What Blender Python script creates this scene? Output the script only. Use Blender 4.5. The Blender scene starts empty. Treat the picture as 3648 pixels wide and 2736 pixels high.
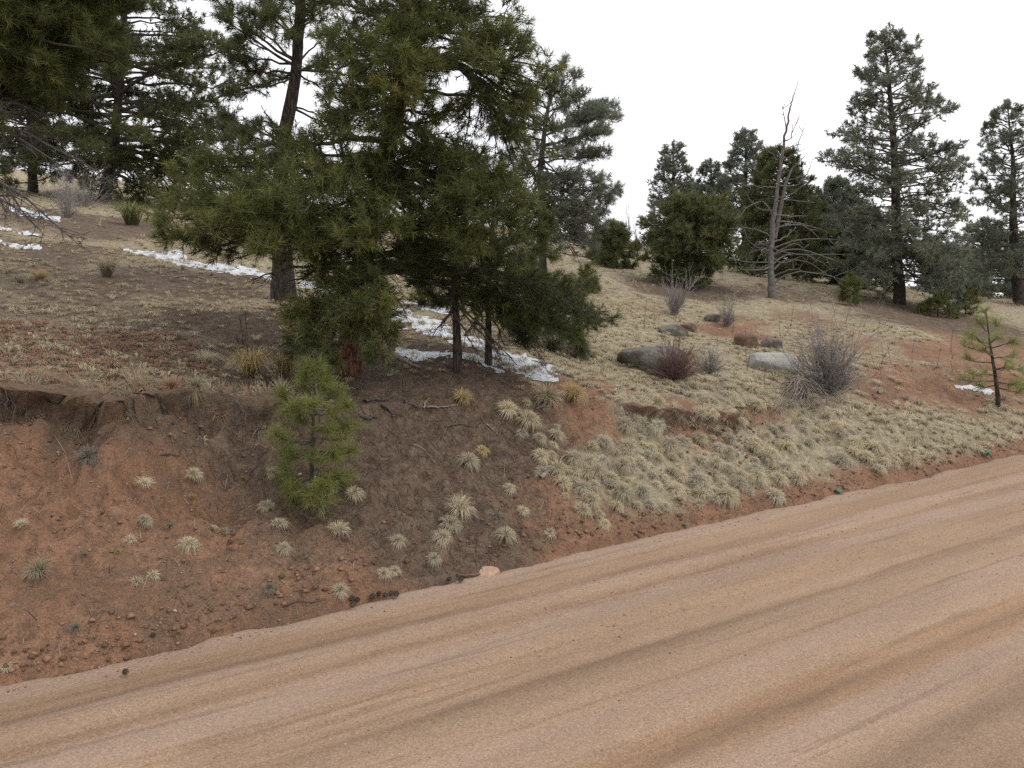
import bpy, math, random
import numpy as np
from mathutils import Vector

random.seed(7)
rng = np.random.default_rng(11)
SC = bpy.context.scene
COL = SC.collection

# ------------------------------------------------------------------ camera, sky, sun, exposure
W, H, F = 3648.0, 2736.0, 2837.0          # photograph size and focal length in its pixels
EYE = 2.6
PITCH = math.atan((1368 - 900) / F)
cam_d = bpy.data.cameras.new('camera')
cam_d.sensor_width = 36.0
cam_d.lens = 36.0 * F / W
cam_d.clip_start = 0.05
cam_d.clip_end = 2000
cam = bpy.data.objects.new('camera', cam_d)
COL.objects.link(cam)
cam.location = (0, 0, EYE)
cam.rotation_euler = (math.pi / 2 - PITCH, 0, 0)
SC.camera = cam

SUN_EL, SUN_AZ = math.radians(52), math.radians(115)      # azimuth clockwise from +Y
world = bpy.data.worlds.new('World')
SC.world = world
world.use_nodes = True
nt = world.node_tree
nt.nodes.clear()
wo = nt.nodes.new('ShaderNodeOutputWorld')
bg = nt.nodes.new('ShaderNodeBackground')
sky = nt.nodes.new('ShaderNodeTexSky')
sky.sky_type = 'NISHITA'
sky.sun_disc = False
sky.sun_elevation = SUN_EL
sky.sun_rotation = SUN_AZ
sky.dust_density = 3.0
mulw = nt.nodes.new('ShaderNodeMixRGB'); mulw.blend_type = 'MULTIPLY'; mulw.inputs[0].default_value = 1
mulw.inputs[2].default_value = (0.1, 0.1, 0.1, 1)
cloud = nt.nodes.new('ShaderNodeMixRGB'); cloud.inputs[0].default_value = 0.94      # closed cloud cover over the blue
cloud.inputs[2].default_value = (1.0, 1.0, 1.03, 1)
nt.links.new(sky.outputs[0], mulw.inputs[1])
nt.links.new(mulw.outputs[0], cloud.inputs[1])
nt.links.new(cloud.outputs[0], bg.inputs[0])
bg.inputs[1].default_value = 1.0
nt.links.new(bg.outputs[0], wo.inputs[0])

sun_d = bpy.data.lights.new('sun', 'SUN')
sun_d.energy = 1.0
sun_d.angle = math.radians(22)
sun_d.color = (1.0, 0.96, 0.9)
sun = bpy.data.objects.new('sun', sun_d)
COL.objects.link(sun)
sdir = Vector((math.sin(SUN_AZ) * math.cos(SUN_EL), math.cos(SUN_AZ) * math.cos(SUN_EL), math.sin(SUN_EL)))
sun.rotation_euler = sdir.to_track_quat('Z', 'Y').to_euler()
sun.location = (10, -10, 30)

SC.view_settings.view_transform = 'Standard'
SC.view_settings.look = 'None'
SC.view_settings.gamma = 1.0
SC.view_settings.use_curve_mapping = False
SC.view_settings.exposure = 0.5
SC.render.engine = 'CYCLES'
SC.cycles.max_bounces = 5
SC.cycles.diffuse_bounces = 3
SC.cycles.transparent_max_bounces = 4
SC.cycles.use_denoising = False

# ------------------------------------------------------------------ numeric helpers
def smooth(a, b, x):
    t = np.clip((x - a) / (b - a), 0, 1)
    return t * t * (3 - 2 * t)

def _hash(ix, iy, s):
    n = (ix.astype(np.int64) * 374761393 + iy.astype(np.int64) * 668265263 + s * 974634777) & 0xffffffff
    n = ((n ^ (n >> 13)) * 1274126177) & 0xffffffff
    n = n ^ (n >> 16)
    return (n & 0xffff) / 65535.0

def vnoise(x, y, s=0):
    ix, iy = np.floor(x), np.floor(y)
    fx, fy = x - ix, y - iy
    fx = fx * fx * fx * (fx * (fx * 6 - 15) + 10); fy = fy * fy * fy * (fy * (fy * 6 - 15) + 10)
    a = _hash(ix, iy, s); b = _hash(ix + 1, iy, s); c = _hash(ix, iy + 1, s); d = _hash(ix + 1, iy + 1, s)
    return (a * (1 - fx) + b * fx) * (1 - fy) + (c * (1 - fx) + d * fx) * fy - 0.5

def fbm(x, y, octv=4, s=0):
    r = 0; a = 1.0
    for i in range(octv):
        r = r + a * vnoise(x + 13.7 * i, y - 7.3 * i, s + i)
        x, y = x * 1.6 + y * 1.25, y * 1.6 - x * 1.25
        a *= 0.5
    return r

def P(px, py, d):
    """the point at ground distance d (metres ahead) seen at a photograph pixel"""
    cx = (np.asarray(px, float) - W / 2) / F; cy = -(np.asarray(py, float) - H / 2) / F
    dy = math.cos(PITCH) + cy * math.sin(PITCH)
    dz = -math.sin(PITCH) + cy * math.cos(PITCH)
    k = np.asarray(d, float) / dy
    return np.stack([cx * k, dy * k, EYE + dz * k], -1)

def project(p):
    p = np.asarray(p, float)
    x, y, z = p[..., 0], p[..., 1], p[..., 2] - EYE
    fw = y * math.cos(PITCH) - z * math.sin(PITCH)
    up = y * math.sin(PITCH) + z * math.cos(PITCH)
    fw = np.where(fw < 0.05, 0.05, fw)
    return W / 2 + F * x / fw, H / 2 - F * up / fw

# road frame: u along the road, v up the hillside, v = 0 at the road's edge
RD = math.radians(30)
CU, SU = math.cos(RD), math.sin(RD)
V0 = 5.5
def uv(x, y):
    return x * CU + y * SU, -x * SU + y * CU - V0
def xy(u, v):
    v = v + V0
    return u * CU - v * SU, u * SU + v * CU

# control points of the hillside above the cut (pixel, pixel, distance)
_cp = [(-600, 1290, 6.6), (-600, 1000, 10), (-600, 700, 18),
       (0, 1350, 6.5), (0, 1100, 9.2), (0, 800, 15.9), (0, 650, 34),
       (500, 1368, 6.9), (500, 1080, 10.4), (500, 860, 16.5), (500, 690, 36),
       (1000, 1410, 7.3), (1000, 1250, 9.1), (1000, 1070, 11.8), (1000, 1000, 13.4), (1000, 810, 24), (1000, 740, 42),
       (1630, 1400, 8.1), (1630, 1320, 8.8), (1630, 1150, 11.3), (1630, 1000, 15), (1630, 870, 20.7), (1630, 800, 34),
       (2260, 1400, 9.1), (2260, 1310, 10.4), (2260, 1100, 14.7), (2260, 950, 21.3), (2260, 866, 32),
       (2750, 1400, 10.1), (2750, 1330, 11), (2750, 1200, 13.4), (2750, 1060, 17.3), (2750, 1000, 19.8), (2750, 983, 23),
       (3200, 1450, 10.8), (3200, 1300, 12.3), (3200, 1090, 18.5), (3200, 1045, 24),
       (3648, 1500, 11), (3648, 1300, 13.3), (3648, 1110, 20), (3648, 1065, 26),
       (4300, 1450, 12), (4300, 1250, 16), (4300, 1130, 26)]
_c3 = [tuple(P(a, b, c)) for a, b, c in _cp]
_c3 += [(-40, 40, 7.6), (-60, 80, 10), (-12, 75, 5.5), (8, 60, 0.5), (20, 45, -0.8), (35, 60, -6), (60, 60, -9), (60, 30, -3), (10, 110, -4),
        (40, 120, -14), (-40, 150, 8), (-30, 10, 2.4), (-15, -2, 1.0), (30, 24, 0.9)]
_c3 = np.array(_c3)
_Pc = _c3[:, :2]
def _tps(r2):
    return 0.5 * r2 * np.log(r2 + 1e-9)
_n = len(_Pc)
_A = np.zeros((_n + 3, _n + 3))
_d2 = ((_Pc[:, None] - _Pc[None]) ** 2).sum(-1)
_A[:_n, :_n] = _tps(_d2) + np.eye(_n) * 0.02
_A[:_n, _n] = 1; _A[:_n, _n + 1:] = _Pc
_A[_n, :_n] = 1; _A[_n + 1:, :_n] = _Pc.T
_wt = np.linalg.solve(_A, np.concatenate([_c3[:, 2], np.zeros(3)]))

def upper(x, y):
    sh = x.shape
    q = np.stack([x.ravel(), y.ravel()], -1)
    out = np.zeros(len(q))
    for i in range(0, len(q), 40000):
        c = q[i:i + 40000]
        d2 = ((c[:, None] - _Pc[None]) ** 2).sum(-1)
        out[i:i + 40000] = _tps(d2) @ _wt[:_n] + _wt[_n] + c @ _wt[_n + 1:]
    return out.reshape(sh)

def height(x, y, fine=True, lip=False):
    x = np.asarray(x, float); y = np.asarray(y, float)
    u, v = uv(x, y)
    r = np.sqrt(x * x + y * y)
    Uz = np.clip(upper(x, y), -60, 30)
    Uz = np.where(r > 130, Uz - 0.02 * (r - 130), Uz)
    if fine:
        Uz = Uz + 0.10 * fbm(x * 0.55, y * 0.55, 3, 5) * smooth(0.3, 3, v) + 0.035 * fbm(x * 3.1, y * 3.1, 3, 9)
    # slope of the road cut along its length: steep at the left, easing to the right
    s = 0.73 - 0.25 * smooth(2, 11, u)
    wob = 0.25 * fbm(u * 0.5, u * 0 + 3.3, 3, 21) + 0.08 * fbm(u * 2.2, v * 0.6, 3, 23)
    bank = s * (np.maximum(v, 0) ** 1.06) + wob * smooth(0.2, 1.4, v)
    if fine:
        bank = bank + smooth(0, .15, v) * (0.085 * fbm(u * 3.5 + v, v * 4.5, 4, 31) + 0.05 * np.abs(fbm(u * 13, v * 13, 2, 33))
                + 0.20 * smooth(.35, .05, np.abs(v - .16 - .12 * fbm(u * 1.3, u * 0, 2, 37))) * (0.35 + fbm(u * 5, v * 7, 2, 35)) * smooth(1.0, -1.5, u))
    g0 = 0.27 * smooth(2.3, 1.5, u) + 0.15 * smooth(5.0, 5.6, u) * smooth(8.2, 7.6, u) + 0.04
    if fine:
        g0 = g0 * (0.8 + 0.9 * fbm(u * 1.7, v * 1.7, 3, 41) + .5 * fbm(u * 7, v * 7, 3, 43))
    g0 = np.maximum(g0, 0.01)
    g = Uz - bank + g0 * smooth(.3, 1.3, v)
    gg = np.where(g <= 0, 0, np.where(g < g0, g * smooth(0.72, 1.0, g / g0), g))
    z = Uz - gg
    if lip:
        return np.where((v > .5) & (g0 > .1), g / g0, 9.0), g0
    z = np.where(v < 0.0, np.where(v < -9, 0.02 * 0 - 0.06 - 0.12 * np.clip(-9 - v, 0, 60), -0.06), np.minimum(z, 40))
    z = np.where((v >= 0), np.maximum(z, -60) - 0.06 * smooth(.05, 0, v), z)
    return z

_ts = np.concatenate([np.linspace(3.5, 14, 420), np.linspace(14.04, 60, 380)])
def G(px, py):
    """where a photograph pixel meets the ground"""
    px = np.atleast_1d(np.asarray(px, float)); py = np.atleast_1d(np.asarray(py, float))
    out = np.zeros((len(px), 3))
    for i in range(0, len(px), 200):
        pts = P(px[i:i + 200, None], py[i:i + 200, None], _ts[None])
        below = pts[..., 2] < height(pts[..., 0], pts[..., 1])
        k = np.argmax(below, 1); k = np.where(below.any(1), k, len(_ts) - 1)
        pp = pts[np.arange(len(k)), k]
        pp[:, 2] = height(pp[:, 0], pp[:, 1])
        out[i:i + 200] = pp
    return out
def G1(px, py):
    return G(px, py)[0]

# ------------------------------------------------------------------ object helpers
def link(o, parent=None):
    COL.objects.link(o)
    if parent is not None:
        o.parent = parent
    return o

def tag(o, label=None, cat=None, group=None, kind=None):
    if label: o['label'] = label
    if cat: o['category'] = cat
    if group: o['group'] = group
    if kind: o['kind'] = kind
    return o

def empty(name, loc, label, cat, group=None):
    o = bpy.data.objects.new(name, None)
    o.empty_display_size = 0.1
    o.location = tuple(loc)
    return tag(link(o), label, cat, group)

def mesh_obj(name, verts, faces, mat, parent=None, attrs=None, smooth_shade=False, org=None, fsize=None):
    """verts (n,3) world; faces (m,k) array of one polygon size, or a list of such arrays"""
    verts = np.asarray(verts, np.float32)
    if org is not None:
        verts = verts - np.asarray(org, np.float32)
    me = bpy.data.meshes.new(name)
    fl = faces if isinstance(faces, list) else [faces]
    fl = [np.asarray(f, np.int32) for f in fl if len(f)]
    me.vertices.add(len(verts)); me.vertices.foreach_set('co', verts.ravel())
    nl = sum(f.size for f in fl); npoly = sum(len(f) for f in fl)
    me.loops.add(nl); me.loops.foreach_set('vertex_index', np.concatenate([f.ravel() for f in fl]))
    me.polygons.add(npoly)
    tot = np.concatenate([np.full(len(f), f.shape[1], np.int32) for f in fl])
    st = np.concatenate([[0], np.cumsum(tot)[:-1]]).astype(np.int32)
    me.polygons.foreach_set('loop_start', st)
    if smooth_shade:
        me.polygons.foreach_set('use_smooth', np.ones(npoly, bool))
    if attrs:
        for k, a in attrs.items():
            at = me.attributes.new(k, 'FLOAT', 'POINT')
            at.data.foreach_set('value', np.asarray(a, np.float32))
    me.update(calc_edges=True)
    if mat is not None:
        me.materials.append(mat)
    o = bpy.data.objects.new(name, me)
    return link(o, parent)

def tubes(paths, radii, k=5):
    """paths (n,m,3), radii (n,m) -> verts, quad faces"""
    paths = np.asarray(paths, float); radii = np.asarray(radii, float)
    n, m, _ = paths.shape
    T = np.gradient(paths, axis=1)
    T /= np.linalg.norm(T, axis=-1, keepdims=True) + 1e-9
    ref = np.where(np.abs(T[:, :1, 2:3]) > 0.8, np.array([1., 0, 0]), np.array([0., 0, 1.]))
    ref = np.repeat(ref, m, 1)
    A = np.cross(T, ref); A /= np.linalg.norm(A, axis=-1, keepdims=True) + 1e-9
    B = np.cross(T, A)
    an = np.arange(k) * 2 * np.pi / k
    V = paths[:, :, None] + radii[:, :, None, None] * (np.cos(an)[None, None, :, None] * A[:, :, None] + np.sin(an)[None, None, :, None] * B[:, :, None])
    idx = np.arange(n * m * k).reshape(n, m, k)
    q = np.stack([idx[:, :-1], np.roll(idx[:, :-1], -1, 2), np.roll(idx[:, 1:], -1, 2), idx[:, 1:]], -1).reshape(-1, 4)
    return V.reshape(-1, 3), q

class Buf:
    def __init__(s): s.v = []; s.f = {}; s.n = 0; s.a = {}
    def add(s, v, f, **attrs):
        v = np.asarray(v); f = np.asarray(f)
        s.v.append(v); s.f.setdefault(f.shape[1], []).append(f + s.n); s.n += len(v)
        for k, a in attrs.items():
            s.a.setdefault(k, []).append(np.broadcast_to(np.asarray(a, float), (len(v),)))
    def build(s, name, mat, parent=None, **kw):
        return mesh_obj(name, np.concatenate(s.v), [np.concatenate(x) for x in s.f.values()], mat, parent,
                        {k: np.concatenate(a) for k, a in s.a.items()} or None, **kw)

def unit(a):
    a = np.asarray(a, float)
    return a / (np.linalg.norm(a, axis=-1, keepdims=True) + 1e-9)

# ------------------------------------------------------------------ materials
def new_mat(name, rough=0.9):
    m = bpy.data.materials.new(name); m.use_nodes = True
    t = m.node_tree
    b = t.nodes['Principled BSDF']; b.inputs['Roughness'].default_value = rough
    b.inputs['Specular IOR Level'].default_value = 0.25
    return m, t, b
def nd(t, typ, **kw):
    n = t.nodes.new(typ)
    for k, v in kw.items(): setattr(n, k, v)
    return n
def noise(t, scale, detail=4, rough=0.6, vec=None, dist=0.0):
    n = nd(t, 'ShaderNodeTexNoise'); n.inputs['Scale'].default_value = scale
    n.inputs['Detail'].default_value = detail; n.inputs['Roughness'].default_value = rough; n.inputs['Distortion'].default_value = dist
    if vec is not None: t.links.new(vec, n.inputs['Vector'])
    return n.outputs['Fac']
def ramp(t, fac, stops):
    r = nd(t, 'ShaderNodeValToRGB')
    e = r.color_ramp.elements
    while len(e) < len(stops): e.new(0.5)
    for i, (p, c) in enumerate(stops):
        e[i].position = p; e[i].color = (*c, 1) if len(c) == 3 else c
    t.links.new(fac, r.inputs[0])
    return r.outputs[0]
def mix(t, fac, a, b, mode='MIX'):
    m = nd(t, 'ShaderNodeMixRGB', blend_type=mode)
    for i, x in ((0, fac), (1, a), (2, b)):
        if hasattr(x, 'is_output'): t.links.new(x, m.inputs[i])
        else: m.inputs[i].default_value = x if i == 0 else (*x, 1)
    return m.outputs[0]
def math_n(t, op, a, b=None):
    m = nd(t, 'ShaderNodeMath', operation=op)
    for i, x in ((0, a), (1, b)):
        if x is None: continue
        if hasattr(x, 'is_output'): t.links.new(x, m.inputs[i])
        else: m.inputs[i].default_value = x
    return m.outputs[0]
def attr(t, name):
    a = nd(t, 'ShaderNodeAttribute', attribute_name=name)
    return a.outputs['Fac']
def objco(t, scale=(1, 1, 1), rotz=0):
    c = nd(t, 'ShaderNodeTexCoord'); mp = nd(t, 'ShaderNodeMapping')
    mp.inputs['Scale'].default_value = scale; mp.inputs['Rotation'].default_value = (0, 0, rotz)
    t.links.new(c.outputs['Object'], mp.inputs[0])
    return mp.outputs[0]
def bump(t, b, hgt, strength, dist):
    n = nd(t, 'ShaderNodeBump'); n.inputs['Strength'].default_value = strength; n.inputs['Distance'].default_value = dist
    t.links.new(hgt, n.inputs['Height']); t.links.new(n.outputs[0], b.inputs['Normal'])

def ground_material():
    m, t, b = new_mat('ground_soil', 0.95)
    co = objco(t)
    big = noise(t, 1.1, 5, 0.6, co); mid = noise(t, 9, 5, 0.65, co); fine = noise(t, 70, 4, 0.7, co)
    soil = ramp(t, big, [(0.3, (0.195, 0.112, 0.070)), (0.52, (0.275, 0.152, 0.092)), (0.75, (0.340, 0.208, 0.135))])
    soil = mix(t, math_n(t, 'MULTIPLY', ramp(t, mid, [(0.45, (0, 0, 0)), (0.62, (1, 1, 1))]), 0.55), soil, (0.115, 0.066, 0.042))
    clod = noise(t, 22, 5, 0.75, co, 0.4)
    soil = mix(t, math_n(t, 'MULTIPLY', ramp(t, clod, [(0.38, (1, 1, 1)), (0.48, (0, 0, 0))]), 0.5), soil, (0.11, 0.066, 0.045))
    lit = ramp(t, mid, [(0.3, (0.068, 0.048, 0.034)), (0.5, (0.128, 0.091, 0.063)), (0.7, (0.190, 0.143, 0.102))])
    gr = ramp(t, mid, [(0.3, (0.200, 0.150, 0.098)), (0.5, (0.310, 0.260, 0.175)), (0.72, (0.41, 0.365, 0.255))])
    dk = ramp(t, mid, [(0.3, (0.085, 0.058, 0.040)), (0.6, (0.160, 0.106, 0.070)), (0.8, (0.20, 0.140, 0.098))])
    w1 = noise(t, 3.2, 5, 0.7, co); w2 = noise(t, 28, 4, 0.7, co)
    w = math_n(t, 'ADD', math_n(t, 'MULTIPLY', math_n(t, 'SUBTRACT', w1, 0.5), 1.5), math_n(t, 'MULTIPLY', math_n(t, 'SUBTRACT', w2, 0.5), 1.3))
    def msk(name):
        return ramp(t, math_n(t, 'ADD', attr(t, name), w), [(0.2, (0, 0, 0)), (0.8, (1, 1, 1))])
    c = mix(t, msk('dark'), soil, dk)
    c = mix(t, msk('grass'), c, gr)
    c = mix(t, msk('litter'), c, lit)
    c = mix(t, 1.0, c, ramp(t, fine, [(0.25, (0.55, 0.55, 0.55)), (0.5, (1, 1, 1)), (0.75, (1.35, 1.33, 1.3))]), 'MULTIPLY')
    t.links.new(c, b.inputs['Base Color'])
    hh = math_n(t, 'ADD', math_n(t, 'MULTIPLY', mid, 1.0), math_n(t, 'MULTIPLY', fine, 0.4))
    bump(t, b, hh, 1.0, 0.06)
    return m

def road_material():
    m, t, b = new_mat('road_gravel', 0.95)
    st = objco(t, (0.045, 1, 1)); st2 = objco(t, (0.16, 1, 1)); st3 = objco(t, (0.11, 3.2, 1)); co = objco(t)
    # bands laid down by wheels and grader, in metres from the road's edge
    sx = nd(t, 'ShaderNodeSeparateXYZ'); t.links.new(co, sx.inputs[0])
    a = noise(t, 0.8, 4, 0.55, st, 0.3)
    a2 = noise(t, 4.0, 4, 0.6, st, 0.2)
    vv = math_n(t, 'ADD', math_n(t, 'SUBTRACT', sx.outputs['Y'], V0 - 6.0), math_n(t, 'ADD', math_n(t, 'MULTIPLY', math_n(t, 'SUBTRACT', a, 0.5), 0.4), math_n(t, 'MULTIPLY', math_n(t, 'SUBTRACT', a2, 0.5), 0.55)))
    vv = math_n(t, 'DIVIDE', vv, 6.2)
    pink = (0.305, 0.217, 0.164); tan = (0.298, 0.203, 0.136); yel = (0.272, 0.179, 0.112); brn = (0.222, 0.142, 0.090); org = (0.255, 0.155, 0.088); gry = (0.240, 0.170, 0.116)
    _av = (0.286, 0.192, 0.130)
    pink, tan, yel, brn, org, gry = [tuple(m_ + .68 * (q_ - m_) for q_, m_ in zip(c_, _av)) for c_ in (pink, tan, yel, brn, org, gry)]
    bands = [(-5.9, tan), (-4.9, gry), (-4.3, pink), (-3.7, brn), (-3.25, gry), (-3.05, tan), (-2.95, pink), (-2.82, pink), (-2.7, org), (-2.5, org), (-2.38, tan), (-2.1, pink), (-1.9, tan), (-1.72, gry), (-1.6, brn), (-1.5, tan), (-1.32, yel), (-1.2, tan),
             (-1.08, pink), (-.92, pink), (-.8, brn), (-.7, tan), (-.6, pink), (-.52, brn), (-.42, yel), (-.30, yel), (-.2, pink), (.05, pink)]
    c = ramp(t, vv, [(((v_ + 6.0) / 6.2), c_) for v_, c_ in bands])
    var = noise(t, 1.1, 4, 0.6, st2, 0.4)
    c = mix(t, 1.0, c, ramp(t, var, [(0.3, (0.82, 0.80, 0.78)), (0.5, (1, 1, 1)), (0.7, (1.10, 1.11, 1.13))]), 'MULTIPLY')
    wet = noise(t, 1.9, 5, 0.6, st2, 0.5)
    c = mix(t, math_n(t, 'MULTIPLY', ramp(t, wet, [(0.60, (0, 0, 0)), (0.70, (1, 1, 1))]), 0.4), c, (0.125, 0.085, 0.060))
    # narrow damp wheel tracks, broken along their length
    v2 = math_n(t, 'DIVIDE', math_n(t, 'ADD', math_n(t, 'SUBTRACT', sx.outputs['Y'], V0 - 6.0), math_n(t, 'ADD', math_n(t, 'MULTIPLY', math_n(t, 'SUBTRACT', a, 0.5), 0.35), math_n(t, 'MULTIPLY', math_n(t, 'SUBTRACT', a2, 0.5), 0.10))), 6.2)
    st_tr = []
    for vt, wt in ((-3.2, .16), (-2.6, .10), (-1.98, .03), (-1.62, .09), (-1.30, .015), (-.80, .035), (-.53, .05), (-.40, .015)):
        st_tr += [((vt - wt + 6.0) / 6.2, (0, 0, 0)), ((vt + 6.0) / 6.2, (1, 1, 1)), ((vt + wt + 6.0) / 6.2, (0, 0, 0))]
    trk = ramp(t, v2, st_tr)
    brk = ramp(t, noise(t, 1.5, 5, 0.65, st2, 0.3), [(0.40, (0, 0, 0)), (0.62, (1, 1, 1))])
    c = mix(t, math_n(t, 'MULTIPLY', math_n(t, 'MULTIPLY', trk, brk), 0.6), c, (0.130, 0.086, 0.058))
    fil = noise(t, 3.4, 4, 0.6, st3, 0.3)
    c = mix(t, math_n(t, 'MULTIPLY', ramp(t, fil, [(0.57, (0, 0, 0)), (0.66, (1, 1, 1))]), 0.4), c, (0.155, 0.098, 0.066))
    vo = nd(t, 'ShaderNodeTexVoronoi'); vo.inputs['Scale'].default_value = 125; t.links.new(co, vo.inputs['Vector'])
    vb = nd(t, 'ShaderNodeSeparateColor'); t.links.new(vo.outputs['Color'], vb.inputs[0])
    c = mix(t, 1.0, c, ramp(t, vb.outputs[0], [(0.0, (0.74, 0.72, 0.70)), (0.3, (0.96, 0.96, 0.96)), (0.75, (1.03, 1.03, 1.03)), (1.0, (1.32, 1.31, 1.30))]), 'MULTIPLY')
    fine = noise(t, 240, 3, 0.7, co)
    c = mix(t, 1.0, c, ramp(t, fine, [(0.3, (0.8, 0.8, 0.8)), (0.7, (1.2, 1.2, 1.2))]), 'MULTIPLY')
    t.links.new(c, b.inputs['Base Color'])
    hh = math_n(t, 'ADD', math_n(t, 'MULTIPLY', vo.outputs['Distance'], -1.0), math_n(t, 'MULTIPLY', fine, 0.5))
    bump(t, b, hh, 0.45, 0.008)
    return m

def needle_material(name, dark, light, yellow):
    m, t, b = new_mat(name, 0.55)
    a = attr(t, 'tint')
    c = ramp(t, a, [(0.0, dark), (0.55, light), (1.0, yellow)])
    t.links.new(c, b.inputs['Base Color'])
    tr = nd(t, 'ShaderNodeBsdfTranslucent'); t.links.new(c, tr.inputs[0])
    ms = nd(t, 'ShaderNodeMixShader'); ms.inputs[0].default_value = 0.4
    t.links.new(b.outputs[0], ms.inputs[1]); t.links.new(tr.outputs[0], ms.inputs[2])
    t.links.new(ms.outputs[0], t.nodes['Material Output'].inputs[0])
    return m

def bark_material(name, deep, plate, hi, scale=1.0):
    m, t, b = new_mat(name, 0.9)
    co = objco(t, (1, 1, 0.25))
    vo = nd(t, 'ShaderNodeTexVoronoi', feature='DISTANCE_TO_EDGE'); vo.inputs['Scale'].default_value = 22 * scale
    wv = nd(t, 'ShaderNodeMixRGB'); wv.inputs[0].default_value = 0.12
    nz = nd(t, 'ShaderNodeTexNoise'); nz.inputs['Scale'].default_value = 9; t.links.new(co, nz.inputs['Vector'])
    t.links.new(co, wv.inputs[1]); t.links.new(nz.outputs['Color'], wv.inputs[2]); t.links.new(wv.outputs[0], vo.inputs['Vector'])
    n2 = noise(t, 30 * scale, 5, 0.7, co)
    c = ramp(t, n2, [(0.3, plate), (0.7, hi)])
    c = mix(t, ramp(t, vo.outputs['Distance'], [(0.0, (1, 1, 1)), (0.16, (0, 0, 0))]), c, deep)
    t.links.new(c, b.inputs['Base Color'])
    bump(t, b, math_n(t, 'ADD', vo.outputs['Distance'], math_n(t, 'MULTIPLY', n2, 0.3)), 0.8, 0.04)
    return m

def plain_noise_material(name, c0, c1, scale=20, rough=0.9, bmp=0.0, c2=None, spots=0):
    m, t, b = new_mat(name, rough)
    co = objco(t)
    n = noise(t, scale, 5, 0.65, co)
    c = ramp(t, n, [(0.32, c0), (0.68, c1)])
    if c2 is not None:
        n2 = noise(t, spots, 4, 0.6, co)
        c = mix(t, ramp(t, n2, [(0.52, (0, 0, 0)), (0.6, (1, 1, 1))]), c, c2)
    t.links.new(c, b.inputs['Base Color'])
    if bmp: bump(t, b, n, bmp, 0.03)
    return m

def grass_material(name, low, mid, top):
    m, t, b = new_mat(name, 0.8)
    a = attr(t, 'tint')
    oi = nd(t, 'ShaderNodeObjectInfo')
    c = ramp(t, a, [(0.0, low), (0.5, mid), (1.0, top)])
    c = mix(t, 1.0, c, ramp(t, oi.outputs['Random'], [(0, (0.82, 0.81, 0.79)), (1, (1.14, 1.12, 1.06))]), 'MULTIPLY')
    t.links.new(c, b.inputs['Base Color'])
    tr = nd(t, 'ShaderNodeBsdfTranslucent'); t.links.new(c, tr.inputs[0])
    ms = nd(t, 'ShaderNodeMixShader'); ms.inputs[0].default_value = 0.2
    t.links.new(b.outputs[0], ms.inputs[1]); t.links.new(tr.outputs[0], ms.inputs[2])
    t.links.new(ms.outputs[0], t.nodes['Material Output'].inputs[0])
    return m

M = {}
M['ground'] = ground_material()
M['road'] = road_material()
M['needle_near'] = needle_material('needles_green', (0.042, 0.052, 0.020), (0.112, 0.128, 0.040), (0.220, 0.220, 0.068))
M['needle_mid'] = needle_material('needles_dull', (0.050, 0.060, 0.028), (0.108, 0.122, 0.050), (0.185, 0.186, 0.074))
M['needle_grey'] = needle_material('needles_grey_hazed', (0.110, 0.125, 0.098), (0.180, 0.196, 0.142), (0.250, 0.252, 0.165))  # greyish needles, paled so the colour carries the bright sky's haze glow
M['needle_young'] = needle_material('needles_fresh', (0.095, 0.115, 0.028), (0.185, 0.208, 0.055), (0.275, 0.285, 0.095))
M['bark_dark'] = bark_material('bark_dark', (0.016, 0.012, 0.010), (0.048, 0.036, 0.030), (0.082, 0.065, 0.056))
M['bark_red'] = bark_material('bark_reddish', (0.030, 0.015, 0.011), (0.150, 0.060, 0.040), (0.220, 0.105, 0.070))
M['twig'] = plain_noise_material('twig_bark', (0.045, 0.035, 0.028), (0.095, 0.078, 0.066), 30)
M['dead'] = plain_noise_material('dead_twigs', (0.052, 0.043, 0.038), (0.115, 0.098, 0.088), 25)
M['snag'] = plain_noise_material('weathered_wood', (0.075, 0.067, 0.062), (0.170, 0.157, 0.147), 18, 0.85, 0.3)
M['shrub'] = plain_noise_material('shrub_stems', (0.150, 0.132, 0.122), (0.310, 0.280, 0.260), 12)
M['shrub_red'] = plain_noise_material('shrub_stems_reddish', (0.085, 0.048, 0.042), (0.175, 0.105, 0.092), 12)
M['stick'] = plain_noise_material('fallen_wood', (0.120, 0.098, 0.082), (0.290, 0.245, 0.205), 22, 0.9, 0.3)
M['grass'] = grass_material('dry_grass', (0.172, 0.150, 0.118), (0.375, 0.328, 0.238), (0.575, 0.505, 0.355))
M['grass_straw'] = grass_material('dry_grass_straw', (0.200, 0.168, 0.118), (0.400, 0.345, 0.232), (0.570, 0.500, 0.340))
M['grass_pale'] = grass_material('dry_grass_grey', (0.165, 0.148, 0.120), (0.350, 0.315, 0.245), (0.540, 0.490, 0.380))
M['grass_dull'] = grass_material('dry_grass_dull', (0.085, 0.072, 0.056), (0.215, 0.185, 0.130), (0.380, 0.330, 0.220))
M['grass_gold'] = grass_material('dry_grass_golden', (0.13, 0.10, 0.065), (0.34, 0.26, 0.13), (0.48, 0.38, 0.19))
M['grass_rust'] = grass_material('dry_groundcover_rust', (0.110, 0.068, 0.050), (0.265, 0.150, 0.102), (0.40, 0.255, 0.175))
M['snow'] = plain_noise_material('snow', (0.40, 0.415, 0.44), (0.60, 0.62, 0.655), 14, 0.6, 0.2)
M['granite'] = plain_noise_material('granite', (0.24, 0.225, 0.205), (0.42, 0.40, 0.37), 60, 0.9, 0.5, (0.27, 0.27, 0.22), 9)
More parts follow.
